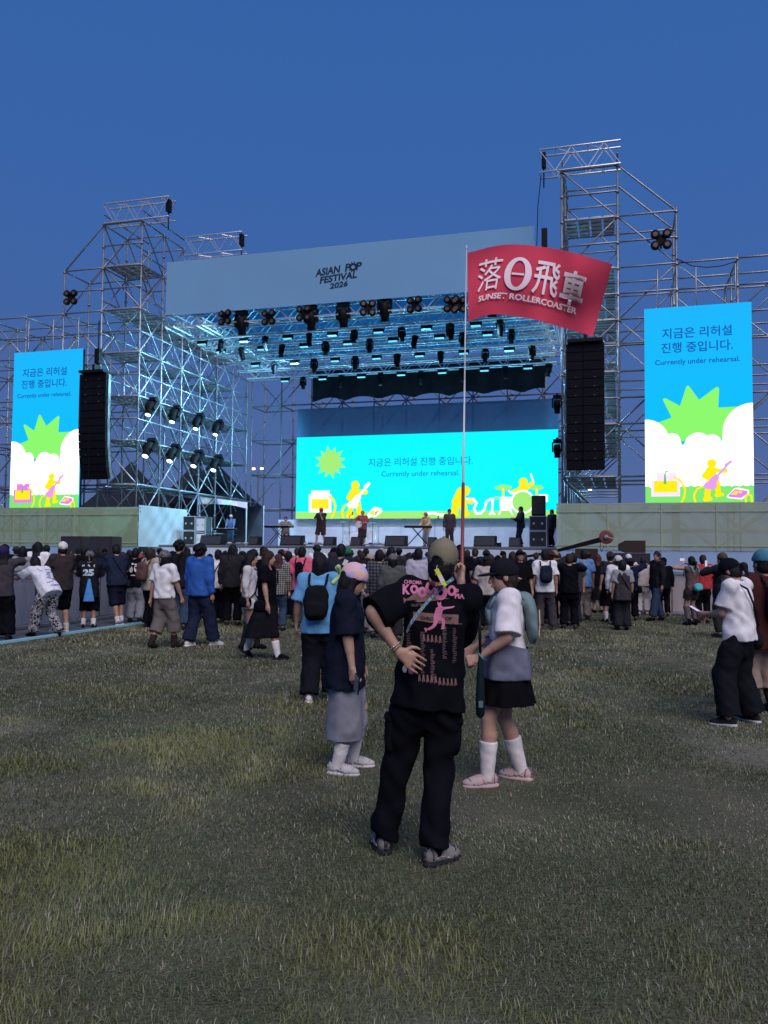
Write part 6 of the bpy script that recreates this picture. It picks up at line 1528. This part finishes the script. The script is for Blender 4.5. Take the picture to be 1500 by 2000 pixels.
people = [
 dict(label='person in dark shirt and purple cap raising a phone, cut off by the picture edge', at=gp(2, 1250), h=1.70, rz=15, top=tee((.05, .045, .055), hem=-.14), bottom=wide(BLK), hat=('cap', (.03, .02, .08)), hair=('long', HB, .25), pose=dict(hands=[(-.25, .05, .82), (.12, .33, 1.45)])),
 dict(label='person in white printed shirt and graffiti trousers bent over the barricade', at=gp(85, 1243), h=1.68, rz=62, top=tee((.66, .66, .74), hem=-.15, ease=.05, slr=.085, slr2=.1), bottom=wide(GRAF, ra=.10, rk=.11), hair=('bob', HB), pose=dict(lean=42, head=(0, -20), hands=[(-.25, .62, 1.12), (.2, .62, 1.12)], feet=[(-.15, .12, 0, 0), (.17, -.22, 0, -15)], hip=(0, -.12), hipz=.91), shoes=dict(c=BLK)),
 dict(label='person in white cap, charcoal shirt and black shorts by the barricade', at=gp(118, 1234), h=1.80, rz=38, top=tee((.035, .028, .03), hem=-.14, ease=.045), bottom=shorts(BLK), hat=('cap', (.62, .60, .58)), hair=('short', HB), shoes=dict(c=(.5, .48, .42), sole=(.6, .58, .5)), socks=((.5, .5, .5), .2), pose=dict(hands=[(-.16, .33, 1.12), (.12, .36, 1.14)])),
 dict(label='person in black number 25 jersey with blue towel hanging from the waist', at=gp(172, 1226), h=1.62, rz=10, top=tee((.012, .013, .018), hem=-.26, ease=.05, sl=.95, slr=.085, slr2=.1), bottom=shorts(BLK, length=1.3), hat=('bandana', CAMO), hair=('short', HBR), socks=((.62, .6, .6), .3), pose=dict(hands=[(-.12, .36, 1.15), (.12, .36, 1.15)])),
 dict(label='person in navy shirt and navy shorts with crossed ankles by the matting edge', at=gp(226, 1221), h=1.80, rz=32, top=tee((.014, .020, .042), hem=-.13, ease=.05), bottom=shorts((.012, .014, .030), length=1.15), hair=('short', HB), shoes=dict(c=(.12, .12, .14), sole=(.6, .6, .6)), socks=((.6, .6, .62), .25), sling=((.01, .012, .02), 1), pose=dict(lean=12, hands=[(-.14, .42, 1.14), (.14, .42, 1.14)], feet=[(.02, -.1, 0, -10), (.12, .02, 0, 20)])),
 dict(label='person in black shirt with white skull print and pale grey trousers', at=gp(262, 1216), h=1.70, rz=-4, top=tee(BLK), bottom=wide((.26, .26, .30), ra=.1, rk=.1), hair=('short', HB)),
 dict(label='person in beige hooded top carrying a brown backpack, short brown hair', at=gp(292, 1226), h=1.70, rz=-35, top=jacket((.34, .30, .25)), bottom=wide(BLK, ra=.1), hair=('bob', HBR), pack=((.10, .055, .05),)),
 dict(label='walking person in white shirt, camouflage head cloth and cropped taupe trousers', at=gp(318, 1266), h=1.64, rz=-28, top=tee((.70, .68, .70), hem=-.06, ease=.035), bottom=pants((.13, .115, .11), length=1.55, rk=.12, ra=.115), hat=('bandana', CAMO), hair=('bob', HB), socks=((.03, .02, .02), .35), shoes=dict(c=(.02, .015, .015), hi=.05), pose=dict(hands=[(-.26, -.05, .86), (.26, .18, .86)], feet=[(-.12, -.16, .02, 0, -12), (.12, .16, 0, 0)])),
 dict(label='tall person with curly black hair, dark hoodie and black backpack', at=gp(348, 1230), h=1.88, rz=-25, top=jacket((.012, .013, .018)), bottom=pants(DENIM, rk=.1, ra=.1), hair=('curly', HB), pack=((.008, .008, .01),)),
 dict(label='walking person in royal blue jacket with black sleeve, navy jeans and white sneakers', at=gp(388, 1262), h=1.78, rz=-30, top=jacket(BLUE, hem=-.10, ease=.06, slr=.09, slr2=.085), bottom=wide((.014, .020, .045), ra=.11, rk=.105), hair=('curly', HB), shoes=dict(c=(.62, .60, .60), sole=(.65, .63, .62)), pose=dict(feet=[(-.12, -.13, 0, 4), (.14, .20, 0, -25)])),
 dict(label='person in white shirt with red print, black crossbody strap and black trousers', at=gp(424, 1217), h=1.68, rz=-15, top=tee((.68, .67, .70), ease=.04), bottom=pants(BLK, rk=.1, ra=.1), hair=('short', HB), sling=(BLK, -1)),
 dict(label='person in sleeveless grey top and pale grey long skirt with a grey shoulder bag', at=gp(453, 1208), h=1.62, rz=-12, top=tank((.14, .16, .18)), bottom=skirt((.34, .34, .38), z1=.33, r0=.15, r1=.22), hair=('bun', HBR), sling=((.26, .27, .30), 1, (.26, .27, .31))),
 dict(label='person with very long black hair, pale top, black handbag and thigh-high dark socks', at=gp(486, 1268), h=1.62, rz=-95, top=tee((.50, .48, .50), hem=-.05, ease=.02, sl=1.8, slr2=.06), bottom=shorts((.55, .53, .52), length=.45), hair=('long', HB, .42), socks=((.02, .018, .02), .95), shoes=dict(c=BLK), sling=(BLK, 1), pose=dict(feet=[(-.1, .12, 0, 0), (.1, -.1, 0, 0)])),
 dict(label='walking person in long black dress with long brown hair and white socks', at=gp(520, 1286), h=1.66, rz=-100, top=tee(BLK, hem=-.1, sl=.7), bottom=skirt((.008, .008, .011), z1=.34, r0=.15, r1=.33, n=7, amp=.05, sway=(0, -.10)), hair=('long', HBR, .36), socks=((.62, .60, .60), .5), shoes=dict(c=BLK, sole=(.02, .02, .02)), pose=dict(hands=[(-.25, -.06, .84), (.27, .10, .82)], feet=[(-.1, -.38, .06, 0, -35), (.1, .22, 0, 0)]), sling=(BLK, 1)),
 dict(label='person in small-check shirt with reddish hair in front of the first floor monitors', at=dp(545, 17.5), h=1.60, rz=-6, top=jacket(PLB), bottom=pants(DENIM), hair=('long', (.06, .02, .025), .2)),
 dict(label='person in grey shirt carrying a small grey backpack, black bob haircut', at=gp(562, 1208), h=1.66, rz=-5, top=tee((.24, .235, .24), ease=.045), bottom=wide(BLK, ra=.11), hair=('bob', HB), pack=((.10, .105, .12), dict(w=.11, h=.16))),
 dict(label='person in pink shirt with black bag slung over the back', at=gp(588, 1226), h=1.76, rz=-12, top=tee(PINK, ease=.05, hem=-.15, sl=.95, slr2=.1), bottom=pants(OLIVE, rk=.105, ra=.1), hair=('short', HB), pack=(BLK, dict(w=.085, h=.2, d=.05)), shoes=dict(c=BLK)),
 dict(label='person in light blue shirt with black backpack and wide black trousers', at=gp(622, 1371), h=1.63, rz=-6, vox=.0115, top=tee((.13, .33, .58), ease=.045, hem=-.14, sl=.9, slr=.085, slr2=.1), bottom=wide((.009, .010, .016), ra=.11, rk=.115), hair=('bob', HB), pack=((.008, .009, .013), dict(w=.14, h=.2, z=.22)), shoes=dict(c=(.6, .58, .56), sole=(.62, .6, .58)), pose=dict(hands=[(-.28, .05, .88), (.22, .25, .98)], feet=[(-.1, -.06, 0, 8), (.13, .1, 0, -8)])),
 dict(label='broad person in dark navy shirt with a small white tag at the shoulder', at=dp(667, 15.8), h=1.80, rz=-4, top=tee((.016, .020, .034), ease=.055), bottom=pants(BLK, rk=.1, ra=.1), hair=('short', HB)),
 dict(label='person in pale pinkish cap and white top with a black bag', at=dp(724, 17), h=1.62, rz=-4, top=tee((.58, .56, .60)), bottom=pants((.30, .27, .26), rk=.1, ra=.1), hat=('cap', (.36, .27, .25)), hair=('bob', HBR), sling=(BLK, 1)),
 dict(label='person in dark plaid shirt behind the bandana wearer', at=dp(742, 16.2), h=1.70, rz=3, top=jacket(PLD, ease=.05), bottom=pants((.30, .28, .29), rk=.1, ra=.1), hair=('short', HB)),
 dict(label='person in grey-green hooded jacket and grey cap behind the bandana wearer', at=dp(768, 15.6), h=1.62, rz=0, top=jacket((.075, .08, .08), ease=.055), bottom=pants(CHAR, rk=.1, ra=.1), hat=('cap', (.12, .12, .13)), hair=('bob', HB)),
 dict(label='person in lavender shirt with pale shoulder straps standing beyond the flag bearer', at=dp(818, 17), h=1.74, rz=4, top=tee((.36, .34, .42), ease=.05), bottom=pants(BLK), hair=('short', HB)),
 dict(label='person facing the camera in black top, black cap and dark glasses', at=gp(1016, 1232), h=1.72, rz=188, top=tee(BLK, ease=.045, sl=1.0), bottom=pants(CHAR, rk=.1, ra=.1), hat=('cap', (.012, .012, .014)), hair=('short', HB), face=True, pose=dict(head=(0, -14), hands=[(-.25, .05, .84), (.16, .24, 1.12)])),
 dict(label='person in white shirt with navy backpack that has a red checked base', at=gp(1064, 1232), h=1.74, rz=-4, top=tee((.68, .68, .70), ease=.045), bottom=pants((.05, .045, .055), rk=.105, ra=.1), hair=('short', HB), pack=((.014, .016, .035), dict(w=.13, h=.19)), shoes=dict(c=(.10, .06, .05)), pose=dict(feet=[(-.12, -.04, 0, 10), (.2, .14, 0, -20)])),
 dict(label='person in tan beret, dark striped top and shorts with a brown pack', at=gp(1084, 1206), h=1.72, rz=-8, top=tee((.02, .02, .024)), bottom=shorts((.014, .020, .034)), hat=('beanie', (.30, .18, .12)), hair=('short', HB), pack=((.12, .085, .075),)),
 dict(label='person in charcoal shirt with pink collar and black crossbody strap', at=gp(1120, 1223), h=1.68, rz=4, top=tee((.04, .036, .042), ease=.05, hem=-.14), bottom=pants((.022, .024, .032), rk=.1, ra=.1), hair=('short', HB), sling=(BLK, -1)),
 dict(label='person in plain blue shirt and loose beige trousers', at=gp(1140, 1212), h=1.76, rz=6, top=tee((.10, .20, .40), ease=.045), bottom=wide((.20, .17, .165), ra=.095, rk=.1), hair=('short', HB)),
 dict(label='person in long black hooded coat with reddish hair tips', at=gp(1168, 1197), h=1.66, rz=10, top=jacket(BLK, hem=-.15), bottom=skirt((.008, .008, .010), z1=.38, r0=.16, r1=.22), hair=('long', (.07, .018, .016), .25), shoes=dict(c=BLK)),
 dict(label='person with big brown hair, black shirt, white socks and slides', at=gp(1192, 1215), h=1.72, rz=14, top=tee((.02, .018, .022), ease=.05), bottom=shorts(BLK, length=1.25), hair=('curly', (.035, .018, .015)), socks=((.62, .6, .62), .4)),
 dict(label='short person with black bob in grey shirt, dark pinafore and wide trousers', at=gp(1216, 1231), h=1.52, rz=2, top=tee((.23, .24, .26), ease=.03), over=dict(c=(.04, .034, .042), name='pinafore', a=dict(hem=-.2, ease=.042, flare=.04, sl=.02, slr=.03, slr2=.03)), bottom=wide((.016, .018, .022), ra=.11, rk=.115), hair=('bob', HB, .3, 0, .012), shoes=dict(c=BLK), sling=(BLK, 1)),
 dict(label='person in white cap and white hooded top next to the bob-haired person', at=gp(1228, 1200), h=1.66, rz=-10, top=jacket((.58, .56, .60)), bottom=skirt((.02, .02, .025), z1=.5, r0=.15, r1=.22), hat=('cap', (.55, .55, .62)), hair=('long', HB, .2)),
 dict(label='person in cream hooded knit and pale trousers with a red hair band', at=gp(1256, 1201), h=1.58, rz=-16, top=jacket((.44, .37, .35), hem=-.08), bottom=pants((.46, .42, .43), rk=.09, ra=.095), hair=('bob', HB), shoes=dict(c=(.4, .38, .4))),
 dict(label='person in dark V-neck sweater and jeans striding sideways', at=gp(1284, 1212), h=1.74, rz=105, top=jacket((.014, .015, .020)), bottom=pants(DENIM, rk=.095, ra=.095), hair=('short', HB), shoes=dict(c=BLK), face=True, pose=dict(head=(30, 0), feet=[(-.1, .20, 0, 0), (.05, -.16, .0, 10, -10)])),
 dict(label='person in black beanie half hidden behind the striding person', at=dp(1296, 22.6), h=1.56, rz=-10, top=jacket(BLK), bottom=pants(BLK), hat=('beanie', BLK), hair=('short', HB)),
 dict(label='person filming with raised hands, brown top, teal and red pack, dark boots', at=gp(1352, 1221), h=1.62, rz=22, top=tank((.115, .07, .065), hem=-.08), bottom=shorts((.03, .026, .028), length=.62), hair=('pony', HB, .12), pack=(TEAL, dict(w=.12, h=.1, d=.06, z=.02)), socks=((.10, .085, .09), .95), shoes=dict(c=BLK, hi=.08), pose=dict(hands=[(-.12, .22, 1.52), (.1, .25, 1.52)], poles=[(-1, 0, -.4), (1, 0, -.4)])),
 dict(label='person in red plaid shirt standing beside the filming person', at=gp(1374, 1217), h=1.66, rz=-8, top=jacket(PLR, hem=-.08), bottom=pants(BLK), hair=('short', HBR)),
 dict(label='person in olive cap and black jacket holding a phone up', at=gp(1413, 1245), h=1.68, rz=30, top=jacket((.013, .016, .024), ease=.055), bottom=pants((.02, .022, .02)), hat=('beanie', (.07, .06, .035)), hair=('short', HB), pose=dict(hands=PH)),
 dict(label='person in white shirt and wide black trousers typing on a phone, black cap', at=gp(1446, 1414), h=1.63, rz=44, vox=.0095, skin=(.38, .21, .16), top=tee((.70, .68, .72), hem=-.085, ease=.03, sl=.75), bottom=wide((.008, .009, .013), ra=.118, rk=.115, rt=.112), hat=('cap', (.006, .007, .012)), hair=('pony', HB, .05), sling=((.01, .01, .012), 1), shoes=dict(c=(.02, .02, .022), sole=(.4, .4, .4)), pose=dict(lean=3, head=(4, 30), hands=[(-.06, .34, 1.10), (.07, .34, 1.10)], feet=[(-.20, .03, 0, 14), (.19, -.06, 0, -18)])),
 dict(label='person in teal head wrap and maroon jacket at the far picture edge', at=gp(1493, 1392), h=1.68, rz=20, vox=.0115, top=jacket((.05, .016, .018), hem=-.25, ease=.05), bottom=pants((.24, .18, .15), rk=.1, ra=.1, length=1.6), hat=('beanie', (.05, .17, .24)), hair=('short', HB), socks=((.03, .02, .02), .4), pack=((.02, .018, .02),)),
]
ROOTS = {}
for i, sp in enumerate(people):
    sp.setdefault('vox', .0175 if sp['at'][1] > 11 else .012); sp['seed'] = sp.get('seed', i + 11)
    r, P_, k_ = person(sp); ROOTS[i] = (r, P_, k_)
    if 'wide black trousers typing' in sp['label']:
        c_ = r.matrix_basis; w_ = Vector(r.location) + Matrix.Rotation(R(44), 3, 'Z') @ (Vector((.0, .46, 1.14)) * r.scale[0]); phone(w_, R(-62), 0, R(44), 'lit phone held by the person in white shirt and wide black trousers', True)
    if 'olive cap' in sp['label']:
        w_ = Vector(r.location) + Matrix.Rotation(R(30), 3, 'Z') @ (Vector((.01, .42, 1.50)) * r.scale[0]); phone(w_, 0, 0, R(30), 'phone held up by the person in the olive cap', True)
    if 'filming' in sp['label'] and 'raised hands' in sp['label']:
        w_ = Vector(r.location) + Matrix.Rotation(R(22), 3, 'Z') @ (Vector((-.01, .33, 1.63)) * r.scale[0]); phone(w_, 0, R(90), R(22), 'phone in the raised hands of the brown-topped filming person', True)
def back_print(idx, body, w, h, z, m, off=.02, x=0.0):
    r, P_, k_ = ROOTS[idx]; o = P_['top']; B = bvh_of(o); me = text_mesh(body, w, h, off)
    bm = bmesh.new(); bm.from_mesh(me); bmesh.ops.triangulate(bm, faces=bm.faces[:])
    for v in bm.verts:
        q = B.ray_cast(Vector((x + v.co.x, -1.5, z + v.co.y)), Vector((0, 1, 0)))[0]; v.co = (q + Vector((0, -.008, 0))) if q else Vector((x + v.co.x, -.2, z + v.co.y))
    bm.to_mesh(me); bm.free(); place('lettering', me, m, o)
PRW = mat('pale jersey print', (.42, .52, .62), rough=.8)
back_print(3, '25', .24, .15, 1.24, PRW, .06)
def towel(idx, col, x):
    r, P_, k_ = ROOTS[idx]; b = MB()
    for j in range(9):
        for i in range(5): b.v.append(Vector((x + (i - 2) * (.012 + .006 * j) , -.235 - .012 * math.sin(i * 1.7) - .01 * (j % 2), 1.10 - .062 * j)))
    for j in range(8):
        for i in range(4): q = j * 5 + i; b.f.append([q, q + 1, q + 6, q + 5])
    b.build('towel', cloth(col), r, True)
towel(3, (.08, .28, .66), .04)
# skull print, red prints, skirt of small marks
def blotch(idx, z, items, m):
    r, P_, k_ = ROOTS[idx]; o = P_['top']; B = bvh_of(o); b = MB()
    for cx, cz, rx, rz_ in items:
        pts = []
        for t in range(14):
            x = cx + rx * math.cos(t * .4488); zz = z + cz + rz_ * math.sin(t * .4488); q = B.ray_cast(Vector((x, -1.5, zz)), Vector((0, 1, 0)))[0]; pts.append((q + Vector((0, -.008, 0))) if q else Vector((x, -.2, zz)))
        b.poly(pts)
    b.build('print', m, o)['kind'] = 'stuff'
blotch(5, 1.22, [(-.05, 0, .045, .07), (.06, .02, .04, .075), (0, -.13, .06, .012), (-.02, .13, .025, .02), (.05, .12, .03, .015)], INKW)
blotch(10, 1.28, [(-.08, .05, .03, .02), (-.07, -.02, .035, .018), (-.04, -.08, .03, .02)], mat('red print', (.5, .05, .06)))
blotch(3, 1.39, [(-.13, 0, .012, .022), (-.10, .005, .012, .02), (-.005, .012, .018, .018), (.02, -.012, .012, .014), (.115, .008, .014, .02), (.115, -.022, .016, .006)], PRW)
rs = random.Random(2); blotch(1, 1.13, [(-.10 + .2 * rs.random(), .16 - .024 * q_, .035 + .05 * rs.random(), .006) for q_ in range(11)] + [(.02, -.13, .11, .014)], mat('grey print', (.22, .22, .30))); blotch(1, 1.13, [(-.11, .17, .02, .014)], mat('gold print', (.45, .33, .12)))
# number plate of the tag on the navy shirt
r, P_, k_ = ROOTS[18]; MB().box((.10, -.185, 1.38), (.075, .012, .11), 0, Matrix.Rotation(R(25), 3, 'Y')).build('tag', INKW, r)

# ------------------------------------------------------------------ musicians and crew on the stage
def sp_(u, v=37.0): p = S(u, v, 1.952); return (p.x, p.y, 1.952)
stagers = [
 dict(label='keyboard player in check shirt seated behind the keyboard', at=sp_(-15.6, 37.0), h=1.70, rz=180, top=jacket(PLB), bottom=pants((.10, .06, .06), length=1.0), hair=('short', HB), pose=dict(hipz=.62, hands=[(-.25, .38, .95), (.25, .38, .95)], feet=[(-.15, .38, 0, 0), (.15, .38, 0, 0)])),
 dict(label='singer in red cap and dark knee-length outfit holding a microphone', at=sp_(-13.78), h=1.80, rz=165, top=tee((.03, .018, .022), hem=-.3, ease=.05), bottom=shorts((.03, .018, .022), length=1.0), hat=('cap', (.45, .05, .06)), hair=('short', HB), pose=dict(hands=[(-.05, .25, 1.40), (.2, .2, 1.2)], feet=[(-.2, 0, 0, 0), (.2, .1, 0, 0)])),
 dict(label='guitarist in red patterned shirt and dark shorts', at=sp_(-11.72), h=1.66, rz=175, top=tee((.22, .05, .07), ease=.05), bottom=shorts((.03, .02, .025)), hair=('short', (.25, .04, .04)), pose=dict(hands=[(-.12, .25, 1.12), (.30, .28, 1.2)])),
 dict(label='keyboard player in tan top and orange cap', at=sp_(-8.7, 37.3), h=1.58, rz=140, top=jacket((.42, .28, .15)), bottom=pants((.34, .34, .38)), hat=('cap', (.5, .10, .06)), hair=('short', HB), pose=dict(lean=8, hands=[(-.2, .36, 1.0), (.2, .36, 1.0)])),
 dict(label='man-sized figure in dark jacket over white shirt bending towards the drums', at=sp_(-7.57), h=1.72, rz=170, top=jacket((.06, .05, .06)), bottom=pants((.035, .025, .025)), hair=('short', HB), pose=dict(lean=14)),
 dict(label='crew member in black coverall standing with a phone near the amplifier stack', at=sp_(-4.36), h=1.80, rz=100, top=jacket((.012, .014, .025)), bottom=pants((.012, .014, .025)), hair=('short', HB), pose=dict(hands=[(-.1, .33, 1.2), (.1, .33, 1.2)])),
 dict(label='crew member in dark clothes tucked behind the amplifier stack', at=sp_(-3.0, 36.9), h=1.66, rz=120, top=jacket((.012, .012, .018)), bottom=pants(BLK), hair=('short', HB)),
 dict(label='keyboard player in blue under the pavilion tent', at=sp_(-20.6, 41.2), h=1.70, rz=180, top=jacket((.06, .09, .18)), bottom=pants(DENIM), hair=('short', HB), hat=('cap', (.5, .3, .3)), pose=dict(hands=[(-.2, .36, 1.0), (.2, .36, 1.0)])),
]
for i, sp in enumerate(stagers):
    sp['vox'] = .021; sp['seed'] = 70 + i; person(sp)
st = stage_thing('drum_stool', -15.6, 37.15, 1.952, 'round black stool under the seated keyboard player', 'stool')
MB().lathe([(.18, .42), (.19, .46), (.18, .5)], (0, 0, 0), 16).build('seat', M_BLACK, st)
for i in range(3): MB().tube((0, 0, .42), (.22 * math.cos(i * 2.1), .22 * math.sin(i * 2.1), 0), .015).build('leg', M_BLACKM, st)
gu = stage_thing('guitar', -11.72, 36.72, 1.952, 'pale electric guitar played by the musician in red', 'guitar')
MB().lathe([(.02, -.02), (.16, -.018), (.16, .018), (.02, .02)], (-.1, 0, 1.02), 16, Matrix.Rotation(R(90), 3, 'X')).build('body', mat('guitar body', (.6, .55, .5), rough=.3), gu)
MB().tube((-.02, -.02, 1.05), (.55, -.02, 1.32), .02, 6).build('neck', mat('guitar neck', (.2, .12, .07)), gu)

# ------------------------------------------------------------------ the packed crowd before the stage
base = []
kinds = [dict(top=tee(BLK), bottom=pants(BLK), hair=('short', HB)), dict(top=tee(CHAR), bottom=pants(DENIM), hair=('bob', HB)), dict(top=jacket(NAVY), bottom=pants(BLK), hair=('long', HB, .25)),
         dict(top=tee(GREY), bottom=pants(DENIM), hair=('curly', HB)), dict(top=tee(NAVY), bottom=pants(BLK), hair=('pony', HBR, .15)), dict(top=jacket(CHAR), bottom=pants(BLK), hat=('cap', CHAR), hair=('short', HB)),
         dict(top=tee(BLK), bottom=pants(CHAR), hat=('beanie', BLK), hair=('bob', HB)), dict(top=tee(LGREY), bottom=pants(BLK), hair=('bun', HB)),
         dict(top=tee(BLK), bottom=pants(BLK), hair=('short', HB), pose=dict(hands=PH, head=(0, 8))), dict(top=jacket(BLK), bottom=wide(BLK), hair=('long', HB, .3), pose=dict(hands=[(-.1, .25, 1.12), (.1, .25, 1.12)], head=(28, 5), side=3)), dict(top=tee(NAVY), bottom=shorts(BLK), hair=('bob', HB), pack=(BLK,), pose=dict(head=(-30, 0), side=-3)), dict(top=tee(CHAR), bottom=pants(BLK), hair=('curly', HB), sling=(BLK, 1), pose=dict(hands=[(-.3, -.02, 1.02), (.2, .3, 1.5)], poles=[(-1, -.3, 0), None]))]
hn = ['short dark hair', 'a dark bob', 'long dark hair', 'tousled dark hair', 'a brown ponytail', 'a cap', 'a dark beanie', 'a hair bun', 'a raised phone', 'folded arms', 'a black backpack', 'a sling bag']
cols = [(BLK, 'black', 8), (NAVY, 'navy', 5), (CHAR, 'charcoal', 5), (GREY, 'grey', 2), (WHITE, 'white', 2), ((.08, .09, .06), 'olive', 1), ((.10, .20, .36), 'blue', 1), ((.22, .16, .12), 'brown', 1), ((.40, .34, .32), 'cream', 1)]
caps_c = [(.30, .26, .22), CHAR, (.5, .48, .46), (.10, .10, .16), (.02, .14, .06), (.28, .06, .06)]
spots = []; rowof = []; rs = random.Random(21)
taken = [Vector((sp['at'][0], sp['at'][1])) for sp in people]
for d0, gap in ((18.2, .85), (19.4, .74), (20.7, .72), (22.3, .74), (24.4, .8), (26.8, .9), (29.2, .95)):
    x0 = (-40 - 750) / FPX * d0; x1 = ((1262 if d0 < 24 else 1180) - 750) / FPX * d0; x = x0 + rs.random() * gap
    while x < x1:
        px = x + rs.uniform(-.25, .25); py = d0 + rs.uniform(-.5, .5); u = px * CA - py * SA; v = px * SA + py * CA
        if v < 31.8 and all((Vector((px, py)) - t).length > .62 for t in taken) and not (-12.35 < u < -11.6 and v < 21): spots.append((px, py)); rowof.append(d0); taken.append(Vector((px, py)))
        x += gap * rs.uniform(.75, 1.25)
bag = [c for c in cols for _ in range(c[2])]
ords = 'first second third fourth fifth sixth seventh eighth ninth tenth eleventh twelfth thirteenth fourteenth fifteenth sixteenth seventeenth eighteenth nineteenth twentieth'.split(); ords += ['twenty-' + o_ for o_ in ords[:9]] + ['thirtieth'] + ['thirty-' + o_ for o_ in ords[:9]] + ['fortieth']
rown = {d_: n_ for d_, n_ in zip(sorted(set(rowof)), ('rearmost', 'second rearmost', 'third rearmost', 'middle', 'third', 'second', 'foremost'))}; seen_row = {}
for n_, (x, y) in enumerate(spots):
    if n_ >= 290: break
    d_ = rowof[n_]; seen_row[d_] = seen_row.get(d_, 0) + 1
    ki = n_ if n_ < len(kinds) else rs.randrange(len(kinds))
    if n_ < len(kinds):
        sp = dict(kinds[n_], label='x', at=(x, y, 0), h=1.68, rz=0, vox=.021, seed=30 + n_)
        r, P_, k_ = person(sp); base.append(r)
    else:
        r = copy_tree(base[ki]); r.location = (x, y, 0)
    h = rs.gauss(1.68, .075); s = max(1.52, min(1.86, h)) / 1.70; wv_ = rs.uniform(.93, 1.12); r.scale = (s * wv_, s * wv_, s)
    r.rotation_euler = (0, 0, R(rs.uniform(-22, 14) - x * 1.0))
    c, cn, _ = rs.choice(bag)
    for ch in r.children:
        nm = ch.name.split('.')[0]
        if nm in ('tee_shirt', 'jacket', 'cap'):
            ch.material_slots[0].link = 'OBJECT'; m_ = cloth(c if nm != 'cap' else rs.choice(caps_c)); ch.material_slots[0].material = m_
            for g_ in ch.children: g_.material_slots[0].link = 'OBJECT'; g_.material_slots[0].material = m_
        if nm == 'hair' and rs.random() < .25: ch.material_slots[0].link = 'OBJECT'; ch.material_slots[0].material = hairm(HBR)
    tag(r, 'person in %s top with %s, %s across the crowd\'s %s row' % (cn, hn[ki], ords[seen_row[d_] - 1], rown[d_]), 'person', 'packed crowd before the stage')
